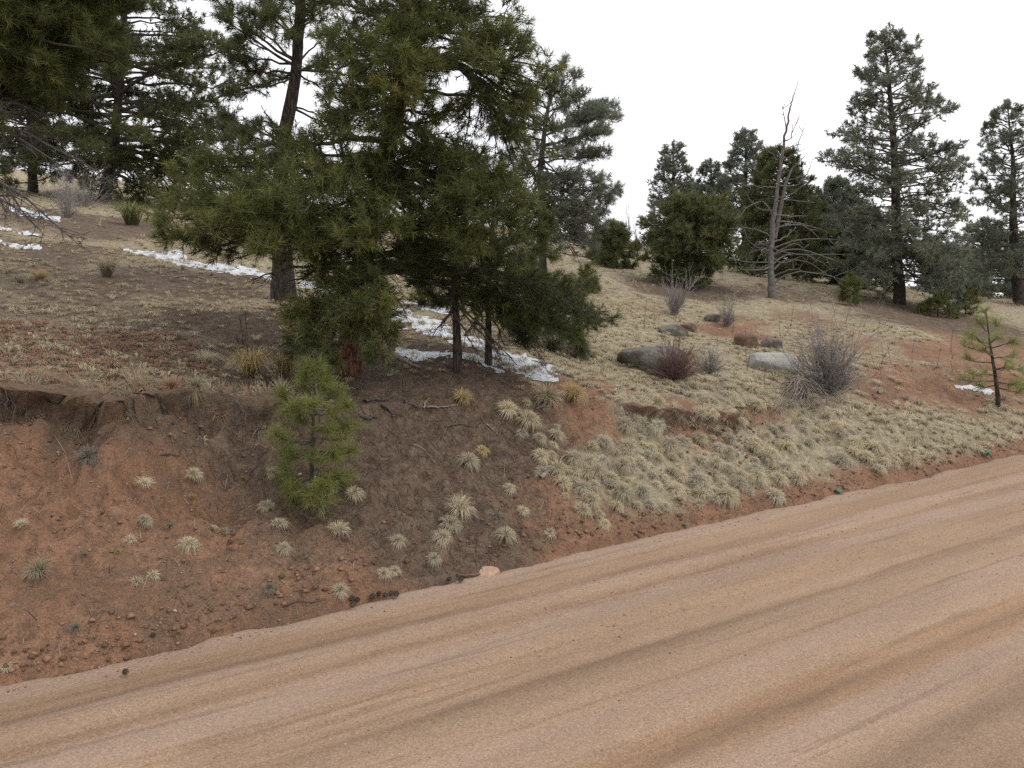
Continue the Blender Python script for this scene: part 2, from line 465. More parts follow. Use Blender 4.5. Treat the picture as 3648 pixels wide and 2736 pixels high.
M['granite_lichen'] = plain_noise_material('granite_lichen', (0.085, 0.082, 0.070), (0.175, 0.172, 0.142), 30, 0.95, 0.8, (0.075, 0.058, 0.048), 5)
M['rock_red'] = plain_noise_material('rock_reddish', (0.115, 0.068, 0.050), (0.20, 0.125, 0.092), 20, 0.95, 0.6, (0.10, 0.085, 0.06), 7)
M['rock_pink'] = plain_noise_material('rock_pink', (0.30, 0.185, 0.13), (0.42, 0.285, 0.215), 25, 0.9, 0.4)

# ------------------------------------------------------------------ the ground
def axis(parts):
    out = [np.array([parts[0][0]])]
    for a, b, s in parts:
        n = max(2, int(round((b - a) / s)) + 1)
        out.append(np.linspace(a, b, n)[1:])
    return np.concatenate(out)

def geo(a, b, s0, g):
    x = [a]; s = s0
    sg = 1 if b > a else -1
    while (b - x[-1]) * sg > 0:
        x.append(x[-1] + sg * s); s *= g
    return np.array(x)

us = np.concatenate([geo(-5, -420, 0.06, 1.09)[::-1], np.arange(-4.95, 13.0, 0.065), geo(13, 420, 0.07, 1.06)])
vs = np.concatenate([geo(0, -200, 0.2, 1.25)[::-1], np.arange(0.03, 3.2, 0.03), np.arange(3.2, 7, 0.075), geo(7, 420, 0.09, 1.045)])
vs = np.unique(np.round(vs, 4))
UU, VV = np.meshgrid(us, vs, indexing='xy')
XX, YY = xy(UU, VV)
ZZ = height(XX, YY)
# sod overhanging the cut: push the lip outwards over the scarp
_gr, _g0 = height(XX, YY, True, True)
_over = smooth(.93, .76, _gr) * smooth(-1.2, .5, _gr) * (.4 + 1.1 * np.clip(.5 + fbm(UU * 2.3, VV * 0, 3, 47), 0, 1)) * np.clip(_g0 / .3, 0, 1.2)
LIP_SHADE = (smooth(1.35, 1.05, _gr) * smooth(.55, .8, _gr)).ravel()  # bare scarp soil, darkened to paint in the recess's shade below the lip
XX = XX + SU * .24 * _over; YY = YY - CU * .24 * _over

# world-fixed zones of ground cover, as round areas about points on the ground
def area(x, y, spots, seed):
    w = 0.45 * fbm(x * 1.1, y * 1.1, 3, seed)
    out = np.zeros_like(x)
    for cx, cy, r, k in spots:
        d = np.hypot(x - cx, y - cy) / r + w
        out = np.maximum(out, k * smooth(1.5, 0.45, d))
    return out
def spots(lst):
    g = G([a[0] for a in lst], [a[1] for a in lst])
    return [(p[0], p[1], a[2], a[3] if len(a) > 3 else 1.0) for p, a in zip(g, lst)]
LITTER = spots([(1400, 1500, 1.3), (1700, 1520, 1.0), (1150, 1420, 1.2), (1500, 1720, .9, .85), (1750, 1680, .8, .8), (1000, 1180, 1.6), (1350, 1300, 1.2),
                (400, 800, 3.0), (620, 1010, 1.8, .9), (1600, 1360, .9), (1500, 1900, .6, .75), (1720, 1900, .5, .8), (1900, 1560, .6, .7), (1250, 1750, .6, .6),
                (3300, 1130, 2.2), (2450, 1035, 1.4), (2780, 1050, 1.3, .7), (250, 1020, 1.6, .9), (60, 900, 1.6, .9), (500, 1200, 1.4, .75), (100, 1130, 1.2, .6)])
BARE = spots([(3300, 1370, 1.0), (3500, 1310, 1.4), (3150, 1410, .6), (2650, 1150, .7, .8), (2880, 1140, .8, .7), (3600, 1240, 1.5), (2450, 1480, .5),
              (2620, 1190, .7), (2700, 1470, .4, .8), (2180, 1380, .3, .8), (3050, 1230, .7, .6), (2350, 1100, .8, .4), (2100, 1480, .45)])
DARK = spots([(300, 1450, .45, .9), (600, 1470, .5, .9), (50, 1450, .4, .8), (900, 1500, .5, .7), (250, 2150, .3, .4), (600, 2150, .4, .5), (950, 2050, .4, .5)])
RUST = spots([(120, 1260, .7), (420, 1230, .6), (300, 1300, .6), (600, 1290, .4, .8), (40, 1180, .4, .8)])
U_GRASS = uv(*G1(2120, 1600)[:2])[0]
U_GRASS_TOP = uv(*G1(1950, 1250)[:2])[0]
def zones(x, y):
    u, v = uv(x, y)
    lit = area(x, y, LITTER, 51)
    bare = area(x, y, BARE, 52)
    dark = area(x, y, DARK, 53)
    w = 0.9 * fbm(x * .8, y * .8, 3, 54)
    ub = .25 * w + np.where(v > 1.6, U_GRASS_TOP - 0.35 * (v - 1.6), U_GRASS)
    gr = smooth(ub - .9, ub + .3, u + w) * smooth(0.02, 0.4, v + .2 * w)
    gr = np.maximum(gr, 0.75 * smooth(1.6, 2.6, v + .3 * w) * smooth(-8, -4, -u * 0 + 0))
    gr = np.maximum(gr, 0.35 * smooth(1.5, 2.2, v))
    left = smooth(3.0, 0.5, u + .22 * v + 1.2 * w) * smooth(1.7, 2.3, v + .2 * w) * (y < 24)
    lit = np.maximum(lit * (1 - .40 * left), .36 * left)
    gr = gr * (1 - .85 * bare)
    return lit, gr, dark * (1 - gr * .5), bare

lit, gr, dk, ba = zones(XX.ravel(), YY.ravel())
dk = np.maximum(dk, LIP_SHADE * .9); gr = gr * (1 - LIP_SHADE)
nu, nv = len(us), len(vs)
ii = np.arange(nu * nv).reshape(nv, nu)
quads = np.stack([ii[:-1, :-1], ii[:-1, 1:], ii[1:, 1:], ii[1:, :-1]], -1).reshape(-1, 4)
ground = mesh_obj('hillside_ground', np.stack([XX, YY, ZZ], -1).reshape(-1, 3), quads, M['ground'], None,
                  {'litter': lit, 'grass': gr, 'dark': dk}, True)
tag(ground, 'red earth road cut and hillside with needle litter and dry grass', None, None, 'structure')

# the dirt road, a graded sheet with shallow ruts along its length
ru = np.concatenate([geo(-6, -300, 0.1, 1.12)[::-1], np.arange(-5.94, 15, 0.08), geo(15, 300, 0.1, 1.1)])
rv = np.concatenate([np.arange(-8.5, -6.5, 0.12), np.arange(-6.5, -4.0, .09), np.arange(-4.0, 0.13, 0.04)])
RU, RV = np.meshgrid(ru, rv, indexing='xy')
edge = 0.13 * fbm(RU * 1.5, RU * 0, 3, 61) + 0.05 * fbm(RU * 9, RU * 0, 2, 62)
RVe = np.where(RV > -0.5, -0.5 + (RV + 0.5) * (1 + (edge + .03) / 0.6), RV)
RZ = 0.030 * fbm(RU * 0.12, RVe * 1.6, 3, 63) + 0.010 * fbm(RU * 0.5, RVe * 5, 3, 64) + 0.010 * fbm(RU * 7, RVe * 9, 2, 65) \
     - 0.10 * smooth(-0.06, 0.12, RV) - 0.015
for v_r, w_r, d_r in ((-0.85, .13, .018), (-1.35, .10, .015), (-2.5, .14, .02), (-3.4, .12, .015), (-4.3, .16, .02)):
    vc = v_r + 0.12 * fbm(RU * .25, RU * 0 + v_r, 2, 66)
    RZ = RZ - d_r * np.exp(-((RVe - vc) / w_r) ** 2) + .6 * d_r * np.exp(-((RVe - vc - 1.7 * w_r) / w_r) ** 2)
n2u, n2v = len(ru), len(rv)
jj = np.arange(n2u * n2v).reshape(n2v, n2u)
rq = np.stack([jj[:-1, :-1], jj[:-1, 1:], jj[1:, 1:], jj[1:, :-1]], -1).reshape(-1, 4)
road = mesh_obj('dirt_road', np.stack([RU, RVe + V0, RZ], -1).reshape(-1, 3), rq, M['road'], None, None, True)
road.rotation_euler = (0, 0, RD)
tag(road, 'graded pinkish tan dirt road with wheel streaks', None, None, 'structure')
def road_z(u, v):
    i = int(np.argmin(np.abs(ru - u))); j = int(np.argmin(np.abs(RVe[:, i] - v)))
    return float(RZ[j, i])

# ------------------------------------------------------------------ pines
UP = np.array([0, 0, 1.0])

def needles(buf, pos, ax, size, tint, n, width):
    """bundles of needles: pos (N,3) bundle centres, ax (N,3) shoot direction"""
    N = len(pos)
    if N == 0: return
    ax = unit(ax)
    ref = np.where(np.abs(ax[:, 2:3]) > 0.85, np.array([1., 0, 0]), UP)
    A = unit(np.cross(ax, ref)); B = np.cross(ax, A)
    th = rng.uniform(0.15, 1.45, (N, n)) ** 0.9
    ph = rng.uniform(0, 2 * np.pi, (N, n))
    d = np.cos(th)[..., None] * ax[:, None] + np.sin(th)[..., None] * (np.cos(ph)[..., None] * A[:, None] + np.sin(ph)[..., None] * B[:, None])
    L = size[:, None] * rng.uniform(0.65, 1.1, (N, n))
    o = pos[:, None] + ax[:, None] * (rng.uniform(-0.55, 0.25, (N, n)) * size[:, None])[..., None]
    side = unit(np.cross(d, rng.normal(size=(N, n, 3)))) * (width * 0.5)
    tip = o + d * L[..., None] - UP * (0.10 * L[..., None])
    v = np.stack([o + side, o - side, tip], 2).reshape(-1, 3)
    f = np.arange(N * n * 3).reshape(-1, 3)
    tt = np.clip(tint[:, None] + rng.normal(0, 0.10, (N, n)), 0, 1)
    tt = np.repeat(tt.reshape(-1), 3)
    buf.add(v, f, tint=tt)

def bez(a, m, b, t):
    t = t[:, None]
    return (1 - t) ** 2 * a + 2 * t * (1 - t) * m + t ** 2 * b

class Pine:
    def __init__(s, name, label, trunk, radii, bark, needle, group=None, tuft=0.11, nn=26, nw=0.0045, twig_mat='twig', base=None, tint=0.45, dk=1.0):
        s.dk = dk
        s.tr = np.asarray(trunk, float); s.rad = np.asarray(radii, float)
        s.root = empty(name, s.tr[0] if base is None else base, label, 'tree', group)
        s.org = np.array(s.root.location)
        s.bark, s.needle, s.twig_mat = bark, needle, twig_mat
        s.tuft, s.nn, s.nw, s.tint = tuft, nn, nw, tint
        s.br = Buf(); s.cr = Buf(); s.dead = Buf()
        seg = np.linalg.norm(np.diff(s.tr, axis=0), axis=1)
        s.cum = np.concatenate([[0], np.cumsum(seg)]); s.len = s.cum[-1]
    def at(s, f):
        q = f * s.len
        return np.array([np.interp(q, s.cum, s.tr[:, k]) for k in range(3)]), float(np.interp(q, s.cum, s.rad))
    def nearest(s, p):
        f = np.linspace(0, 1, 200)
        pts = np.array([s.at(x)[0] for x in f])
        return f[np.argmin(((pts - p) ** 2).sum(1))]
    def bough(s, f, end, r0=None, arch=0.15, fol=0.3, dens=1.0, tw=1.0, bare=False, jit=0.05, via=None, tint=None, hang=0.0):
        """one limb from the trunk at fraction f to END, with twigs and needle tufts from fraction FOL on"""
        a, tr = s.at(f)
        end = np.asarray(end, float)
        L = np.linalg.norm(end - a)
        if r0 is None: r0 = min(tr * 0.5, 0.008 + 0.0095 * L)
        mid = (a + end) / 2 + UP * arch * L + rng.normal(0, jit * L, 3) * np.array([1, 1, .5])
        if via is not None: mid = 2 * np.asarray(via) - (a + end) / 2
        t = np.linspace(0, 1, 9)
        path = bez(a, mid, end, t)
        path[1:-1] += rng.normal(0, 0.012 * L, (7, 3))
        rr = r0 * (1 - t) ** 0.8 + 0.004
        tgt = s.dead if bare else s.br
        tgt.add(*tubes(path[None], rr[None], 6))
        n = max(3, int((10 if bare else 13 * s.dk) * L * dens * (1 - fol) + 2))
        ft = fol + (1 - fol) * rng.uniform(0, 1, n) ** 0.8
        base = np.stack([np.interp(ft, t, path[:, k]) for k in range(3)], -1)
        tang = unit(bez(a, mid, end, np.clip(ft + .05, 0, 1.05)) - bez(a, mid, end, ft - .05))
        sd = unit(np.cross(tang, UP))
        sg = rng.choice([-1, 1], n)[:, None]
        dirn = unit(tang * rng.uniform(.35, 1.0, (n, 1)) + sd * sg * rng.uniform(.2, 1.0, (n, 1)) + UP * (rng.uniform(-.35, .6, (n, 1)) - hang))
        tl = (0.10 + 0.30 * L ** 0.7 * (1.15 - ft) * rng.uniform(.5, 1.2, n)) * tw
        q = np.linspace(0, 1, 4)
        lift = (0.22 - 0.7 * hang)
        tp = base[:, None] + dirn[:, None] * (tl[:, None] * q)[..., None] + UP * (lift * tl[:, None] * q ** 2)[..., None]
        tp[:, 1:] += rng.normal(0, 0.035, (n, 3, 3)) * tl[:, None, None]
        tq = [0, 1, 2, 3] if bare or s.org[1] < 14 else [0, 3]
        tgt.add(*tubes(tp[:, tq], (np.clip(0.012 * tl[:, None] + .0025, .002, .012) * (1.1 - .75 * q))[:, tq], 3))
        # side shoots
        m = 3
        k = np.repeat(np.arange(n), m)
        qq = rng.uniform(.3, 1.0, len(k))
        sb = np.stack([tp[k, :, c][np.arange(len(k)), 0] * 0 for c in range(3)], -1)
        i0 = np.minimum((qq * 3).astype(int), 2); w = qq * 3 - i0
        sb = tp[k, i0] * (1 - w[:, None]) + tp[k, i0 + 1] * w[:, None]
        sdir = unit(dirn[k] * .6 + rng.normal(0, .6, (len(k), 3)) + UP * (.25 - hang))
        sl = (0.05 + 0.35 * tl[k] * rng.uniform(.4, 1, len(k)))
        sp = sb[:, None] + sdir[:, None] * (sl[:, None] * np.array([0, .5, 1.0]))[..., None]
        sp[:, 1:] += rng.normal(0, .04, (len(k), 2, 3)) * sl[:, None, None]
        if bare or s.org[1] < 11.5:
            ss = sp if bare else sp[:, ::2]
            tgt.add(*tubes(ss, (np.array([.0035, .0028, .0018]) if bare else np.array([.0035, .0018]))[None] * np.ones((len(k), 1)), 3))
        if bare: return
        pos = np.concatenate([tp[:, -1], sp[:, -1], path[-1:]])
        ax = np.concatenate([tp[:, -1] - tp[:, -2], sp[:, -1] - sp[:, -2], path[-1:] - path[-2:-1]])
        ax = unit(unit(ax) + UP * .35)
        T = (s.tint if tint is None else tint) + rng.normal(0, .17, len(pos)) + rng.normal(0, .14)
        needles(s.cr, pos, ax, s.tuft * rng.uniform(.75, 1.2, len(pos)), np.clip(T, 0, 1), s.nn, s.nw)
    def auto(s, n, f0, f1, prof, elev=lambda f: 0.1, fol=0.35, dens=1.0, arch=0.05, asym=None, tw=1.0, hang=0.0):
        for i in range(n):
            f = f0 + (f1 - f0) * ((i + rng.uniform(0, 1)) / n)
            az = i * 2.39996 + rng.uniform(-.5, .5)
            R = prof(f) * rng.uniform(.65, 1.12)
            if asym: R *= asym(az)
            a, _ = s.at(f)
            el = elev(f) + rng.normal(0, .12)
            s.bough(f, a + R * np.array([math.cos(az) * math.cos(el), math.sin(az) * math.cos(el), math.sin(el)]), arch=arch + rng.normal(0, .05), fol=fol, dens=dens, tw=tw, hang=hang)
    def finish(s, sides=14, flare=1.15):
        n = max(12, int(s.len / 0.10))
        f = np.linspace(0, 1, n)
        pts = np.array([s.at(x)[0] for x in f])
        # smooth the polyline a little
        for _ in range(3): pts[1:-1] = .25 * pts[:-2] + .5 * pts[1:-1] + .25 * pts[2:]
        rr = np.array([s.at(x)[1] for x in f])
        rr = rr * (1 + (flare - 1) * np.exp(-f * s.len / .22))
        pts[0, 2] -= .12
        v, q = tubes(pts[None], rr[None], sides)
        ang = np.tile(np.arange(sides), n) * 2 * np.pi / sides; zz = np.repeat(f * s.len, sides)
        c = np.repeat(pts, sides, 0)
        k = 1 + .16 * fbm(ang * 2.2 + 3, zz * 3.0, 3, 71) + .10 * fbm(ang * 5, zz * 9, 2, 72)
        k = np.where(np.tile(np.arange(sides), n) == 0, k, k)
        v = c + (v - c) * k[:, None]
        mesh_obj('trunk', v, q, M[s.bark], s.root, None, True, s.org)
        if s.br.n: s.br.build('branches', M[s.twig_mat], s.root, org=s.org)
        if s.dead.n:
            s.dead.build('dead_branches', M['dead'], s.root, org=s.org)
        if s.cr.n: s.cr.build('crown', M[s.needle], s.root, org=s.org)

def px_trunk(pts, D, dD=None):
    return np.array([P(x, y, D + (dD[i] if dD else 0)) for i, (x, y) in enumerate(pts)])

def build_main_pine():
    base = G1(1238, 1330)
    D = base[1]
    tr = [base] + [P(x, y, D + d) for x, y, d in ((1255, 1150, .02), (1285, 960, .05), (1330, 740, .1), (1375, 560, .12), (1412, 400, .15), (1432, 240, .15), (1450, 0, .2), (1470, -350, .2), (1490, -800, .2))]
    p = Pine('ponderosa_pine', 'large green pine with reddish trunk, spreading low boughs over the bank', tr, [.125, .118, .112, .106, .10, .094, .088, .07, .045, .012],
             'bark_red', 'needle_near', 'pines on the hillside', tuft=.115, nn=24, nw=.0066, tint=.48, dk=1.7)
    def to(lst, src, **kw):
        f = p.nearest(P(src[0], src[1], D + .1))
        for e in lst:
            x, y, d = e[:3]
            k = dict(kw)
            if len(e) > 3: k.update(e[3])
            p.bough(np.clip(f + rng.normal(0, .012), 0.03, .98), P(x, y, D + d), **k)
    # boughs reaching left
    to([(570, 770, -.6), (640, 640, -.2), (690, 900, -.8), (600, 850, -1.0), (850, 770, -1.2), (820, 930, -.6), (740, 820, -1.3), (930, 880, -1.4), (660, 730, -1.0)], (1310, 800), arch=.06, fol=.3, dens=1.0, tint=.55)
    to([(780, 540, .3), (900, 600, -.3), (1000, 560, -.8), (720, 600, -.4), (980, 700, -1.3), (1080, 760, -1.5), (870, 690, -.9)], (1370, 570), arch=.05, fol=.35, dens=1.0, tint=.5)
    # over the trunk, towards the viewer
    to([(1330, 400, -1.0), (1500, 350, -.8), (1200, 420, -.9), (1130, 520, -.8), (1420, 330, -1.1), (1560, 430, -.5), (1250, 330, -.6)], (1425, 330), arch=.08, dens=1.0, tint=.52, fol=.45)
    to([(1180, 640, -1.0), (1110, 680, -1.0), (1150, 760, -1.2), (1520, 520, -.8), (1250, 740, -.9), (1290, 640, -.6)], (1350, 640), arch=.08, tint=.5, fol=.5)
    to([(1340, 810, -1.2), (1240, 870, -1.3), (1150, 860, -1.2), (1080, 900, -1.2), (1400, 830, -.9)], (1310, 840), arch=.08, tint=.5, fol=.5)
    # low drooping boughs
    to([(1130, 1180, -1.0), (1280, 1240, -1.2), (1370, 1290, -1.0), (1180, 1060, -.9), (1060, 1240, -.7), (1240, 1120, -1.3), (1370, 1190, -.9), (1150, 1280, -1.1), (1020, 1150, -.8), (1330, 1120, -1.1)], (1275, 1010), arch=.12, fol=.4, dens=1.1, tint=.55)
    # right
    to([(1700, 660, -.5, dict(r0=.05)), (1850, 730, -.6, dict(r0=.045)), (1930, 800, -.4), (1750, 790, -.9), (1620, 780, -.8), (1880, 870, -.7), (1720, 880, -.6), (1800, 660, -.3), (1930, 900, -.5), (1650, 900, -.7)], (1350, 650), via=None, arch=.16, fol=.45, dens=1.15, tint=.5)
    to([(1900, 980, .2, dict(r0=.045)), (2030, 1030, .3, dict(r0=.05)), (1980, 1140, .1), (1800, 1060, .3), (1870, 1170, .2), (2060, 1180, .2), (2120, 1130, 0.1)], (1290, 950), arch=.18, fol=.5, dens=1.0, tint=.25, hang=.2)  # low tint paints the shade deep inside the crown into these needles
    # the arching limb at the upper right with hanging sprays
    via = P(1640, 205, D - .2)
    to([(1930, 300, -.4), (1850, 180, -.5), (1760, 130, -.5), (1960, 250, -.2), (1880, 360, -.3), (1720, 210, -.9)], (1440, 240), via=via, fol=.4, dens=.7, tint=.42)
    to([(1860, 480, -.3, dict(dens=0.51)), (1780, 560, -.2, dict(dens=0.36)), (1900, 600, -.2, dict(dens=0.36)), (1690, 470, -.2, dict(dens=0.29)), (1840, 640, 0, dict(dens=0.43)), (1640, 560, .1, dict(dens=0.29)), (1950, 420, .1, dict(dens=0.51)), (1980, 520, .3, dict(dens=0.43)), (1930, 680, .2, dict(dens=0.43)), (2010, 340, .2, dict(dens=0.51))], (1440, 240), via=P(1660, 250, D - .2), fol=.45, tint=.35, hang=.35)
    # top, in and above the frame
    to([(1300, 170, -.8), (1180, 260, -.6), (1220, 140, -.6), (1380, 210, -1.0), (1480, 190, -.9), (1560, 270, -.8), (1280, 260, -.9)], (1440, 180), arch=.06, dens=.75)
    to([(1500, 60, -.6), (1620, 60, -.4), (1750, 40, -.2), (1850, 70, 0), (1880, 150, 0), (1350, 60, -.5), (1250, 40, -.2), (1650, 130, -.6)], (1450, 60), arch=.06, dens=.7)
    p.auto(28, .55, .97, lambda f: 0.25 + 1.9 * (1 - f) * 1.35, lambda f: .25 - .2 * f, dens=.7)
    p.auto(9, .30, .52, lambda f: 1.2, lambda f: .0, dens=.5)
    to([(1480, 480, .3), (1560, 560, .4), (1620, 640, .5), (1500, 620, -.3), (1580, 700, -.2), (1680, 560, .6), (1740, 640, .4)], (1400, 450), arch=.04, fol=.3, dens=1.0, tint=.35)
    to([(1480, 740, -.4), (1560, 820, -.5), (1500, 880, .2), (1600, 900, .4), (1460, 960, -.3), (1540, 960, .3), (1680, 760, .5), (1780, 880, .4)], (1345, 690), arch=.06, fol=.3, dens=1.0, tint=.32)
    to([(1380, 700, -.7), (1310, 590, -.8), (1440, 560, -.7), (1290, 760, -.9), (1400, 950, -.6), (1250, 980, -.8), (1120, 960, -.6), (1010, 930, -.9), (1180, 1000, -1.0)], (1340, 720), arch=.08, fol=.45, dens=1.0, tint=.42)
    to([(1430, 130, -.9), (1470, 260, -1.0), (1400, 330, -.9), (1450, 30, -.8), (1390, 480, -.9), (1340, 500, -.8), (1490, 120, -.8), (1400, 210, -1.1)], (1430, 300), arch=.06, fol=.5, dens=1.0, tint=.45)
    # bare dead sprays low on the trunk
    for x, y, d in ((1400, 1180, -.2), (1450, 1120, .2), (1330, 1330, -.4), (1000, 1010, -.5), (1480, 1000, .1), (900, 1000, -.4), (1380, 1010, -.5)):
        p.bough(p.nearest(P(1290, 930, D)), P(x, y, D + d), bare=True, arch=.05, fol=.3, dens=1.2, hang=.35, r0=.02)
    p.finish(18)
build_main_pine()

GP = 'pines on the hillside'
def auto_pine(name, label, base_px, top_px, D, r0, crown, f0, n, needle='needle_mid', group=GP, tuft=.1, nn=22, nw=.008, lean=None, dens=.8, fol=.3,
              bark='bark_dark', elev=None, tint=.45, arch=.05, base=None, asym=None, hang=0.0, sides=10, tw=1.0):
    b = np.array([*P(base_px[0], base_px[1], D)]) if base is None else np.array(base)
    b[2] = float(height(b[0:1], b[1:2])[0])
    t = P(top_px[0], top_px[1], D)
    mids = [(b * (1 - k) + t * k) + np.append(rng.normal(0, .012, 2), 0) * np.linalg.norm(t - b) * (k * (1 - k) * 4) for k in (.25, .5, .75)]
    tr = np.array([b] + mids + [t])
    p = Pine(name, label, tr, [r0, r0 * .86, r0 * .62, r0 * .35, .012], bark, needle, group, tuft, nn, nw, tint=tint)
    hgt = p.len
    p.auto(n, f0, .985, crown, elev or (lambda f: -.15 + .5 * f), fol=fol, dens=dens, arch=arch, asym=asym, hang=hang, tw=tw)
    # leader
    p.bough(.97, t + np.array([0, 0, .12]), fol=.1, dens=1.5, tw=.4)
    p.finish(sides)
    return p

def build_left_pines():
    # tall crooked pine behind the main one
    base = G1(1010, 1072); D = base[1]
    tr = [base] + [P(x, y, D) for x, y in ((1007, 900), (998, 700), (1000, 540), (1028, 410), (1055, 260), (1068, 60), (1085, -250), (1100, -700), (1105, -1000))]
    p = Pine('ponderosa_pine', 'tall pine with thick crooked dark trunk, bare lower stem above the snow', tr, [.165, .145, .115, .098, .088, .08, .07, .05, .03, .012], 'bark_dark', 'needle_mid', GP, tuft=.14, nn=32, nw=.0075, tint=.4, dk=1.35)
    def to(lst, src, **kw):
        f = p.nearest(P(src[0], src[1], D))
        for e in lst:
            k = dict(kw)
            if len(e) > 3: k.update(e[3])
            p.bough(np.clip(f + rng.normal(0, .01), .03, .98), P(e[0], e[1], D + e[2]), **k)
    to([(790, 60, -.4), (770, 0, .2), (830, 200, .1), (860, 130, -.5), (890, 60, .4)], (1060, 230), arch=-.02, fol=.4, dens=.8)
    to([(840, 250, .3), (900, 320, -.3), (820, 330, .2), (930, 250, .5)], (1050, 270), arch=.0, fol=.45, dens=.6)
    to([(1170, 330, .3), (1230, 200, -.2), (1180, 120, .3), (1290, 280, .5), (1150, 240, -.4)], (1055, 250), arch=.05, fol=.35, dens=.9)
    to([(960, 60, -.5), (1000, 150, -.7), (1120, 60, -.5), (930, 0, 0), (1200, 20, .2), (1080, 0, -.6)], (1066, 120), arch=.04, fol=.25, dens=.9)
    to([(1190, 430, .1), (1260, 470, .3)], (1022, 400), arch=.02, fol=.5, dens=.6)
    to([(860, 470, .3), (920, 450, -.2), (820, 420, .6)], (1005, 520), arch=-.05, fol=.55, dens=.6)
    to([(880, 430, -.1, dict(bare=True)), (940, 400, .1, dict(bare=True)), (900, 560, .2, dict(bare=True)), (1090, 620, .2, dict(bare=True))], (1005, 480), dens=.7, r0=.018, fol=.3)
    p.auto(30, .52, .97, lambda f: .25 + 4.6 * (1 - f) ** .8 * .75, lambda f: .2, dens=.6)
    p.finish(18)

    # the dense dark pine up the slope at the left
    base = G1(372, 712); D = base[1]
    tr = [base] + [P(x, y, D) for x, y in ((392, 600), (412, 480), (425, 300), (442, 60), (455, -250), (470, -600))]
    p = Pine('ponderosa_pine', 'dense dark pine with boughs sweeping to the ground, uphill at far left', tr, [.19, .17, .15, .13, .10, .06, .02], 'bark_dark', 'needle_mid', GP, tuft=.19, nn=16, nw=.021, tint=.5, dk=1.2)
    k = D / F
    p.auto(190, .08, .97, lambda f: np.interp(f, [0, .1, .2, .33, .42, .54, .75, 1], [330, 420, 480, 480, 370, 225, 150, 30]) * k, lambda f: -.10 + .35 * f, fol=.28, dens=.62, arch=.05, asym=lambda az: 1.0 + .12 * math.cos(az))
    for x, y, d in ((600, 720, -.8), (680, 760, -.4), (520, 760, -1.2), (760, 700, .3), (560, 690, -1.5), (640, 650, -.7), (450, 740, -1.6), (540, 780, -1.0), (620, 790, -.6), (700, 690, -.5), (480, 640, -1.5), (300, 660, -1.2), (240, 640, -.8), (820, 640, 0), (420, 600, -1.4), (580, 600, -1.0), (330, 590, -1.2)):
        p.bough(.16, P(x, y, D + d), arch=.12, fol=.45, dens=.8)
    p.finish(14)

    # second pine beside it, further back
    base = G1(118, 690); D = base[1]
    tr = [base] + [P(x, y, D) for x, y in ((116, 560), (108, 400), (100, 200), (96, 0), (92, -300), (90, -600))]
    p = Pine('ponderosa_pine', 'dark pine partly hidden behind bare limbs in the upper left corner', tr, [.15, .14, .125, .11, .09, .05, .02], 'bark_dark', 'needle_mid', GP, tuft=.2, nn=15, nw=.021, tint=.4, dk=1.0)
    k = D / F
    p.auto(150, .10, .97, lambda f: np.interp(f, [0, .15, .5, 1], [220, 330, 330, 40]) * k, lambda f: -.05 + .3 * f, fol=.25, dens=.6)
    for x, y, d in ((20, 620, -.8), (200, 640, -.6), (110, 610, -1.2), (240, 580, -.4), (-40, 600, -.5), (60, 560, -1.0), (170, 570, -1.0)):
        p.bough(.2, P(x, y, D + d), arch=.1, fol=.35, dens=.9)
    p.finish(12)

    # pine standing just outside the frame at the left, dead lower limbs reaching in
    D = 9.6
    bx, by = P(-380, 1000, D)[:2]
    b = np.array([bx, by, float(height(np.array([bx]), np.array([by]))[0])])
    tr = [b] + [P(x, y, D) for x, y in ((-370, 800), (-360, 500), (-350, 200), (-340, -200), (-330, -700))]
    p = Pine('ponderosa_pine', 'pine reaching in at the left edge with bare dead grey lower limbs', tr, [.16, .15, .14, .12, .09, .03], 'bark_dark', 'needle_near', GP, tuft=.135, nn=32, nw=.0065, tint=.5, dk=1.4)
    for x, y, d, f in ((60, 60, -.3, .62), (160, 90, 0, .64), (30, 170, .2, .6), (250, 50, .4, .66), (110, 200, .3, .58), (190, 180, .6, .6), (60, 250, .6, .55), (330, 10, .7, .68),
                       (0, 20, -.5, .66), (120, -60, 0, .7), (-100, 200, -.3, .6), (150, 320, .9, .52), (60, 340, .6, .5), (300, 130, .8, .64), (380, 80, 1.0, .68), (240, 250, 1.0, .58), (20, 80, .5, .63), (200, 20, .3, .67), (100, 130, -.2, .62), (330, 200, 1.2, .6), (80, 300, .2, .54), (180, 390, .8, .5), (280, 330, 1.2, .54), (20, 400, .6, .48), (420, 160, 1.4, .64), (120, 430, 1.0, .47)):
        p.bough(f, P(x, y, D + d), arch=.06, fol=.45, dens=.9)
    for i in range(52):
        x = rng.uniform(-60, 540); y = rng.uniform(-80, 450 - .45 * max(x, 0))
        p.bough(float(np.clip(.70 - y / 1700, .46, .8)), P(x, y, D + rng.uniform(-.6, 1.3)), arch=.08, fol=.4, dens=.95, tint=rng.uniform(.25, .5))
    for x, y, d, f, h in ((250, 610, -.2, .42, .3), (380, 640, .0, .43, .2), (290, 880, -.5, .41, .5), (160, 840, -.3, .40, .5), (120, 800, -.6, .33, .2), (30, 760, -.4, .40, .5),
                          (150, 470, 0, .46, 0), (110, 520, .2, .45, 0), (210, 430, .3, .47, .1), (60, 420, -.3, .46, 0), (240, 520, .4, .46, .1), (100, 590, -.2, .44, .1), (180, 560, .2, .44, 0), (40, 500, .2, .45, 0)):
        p.bough(f, P(x, y, D + d), bare=True, arch=.08 + .1 * h, fol=.35, dens=1.1, hang=h * .6, r0=.026, tw=1.2)
    p.auto(26, .66, .97, lambda f: .3 + 2.2 * (1 - f) * 2.0, lambda f: .15, dens=.7)
    p.finish(14)
build_left_pines()

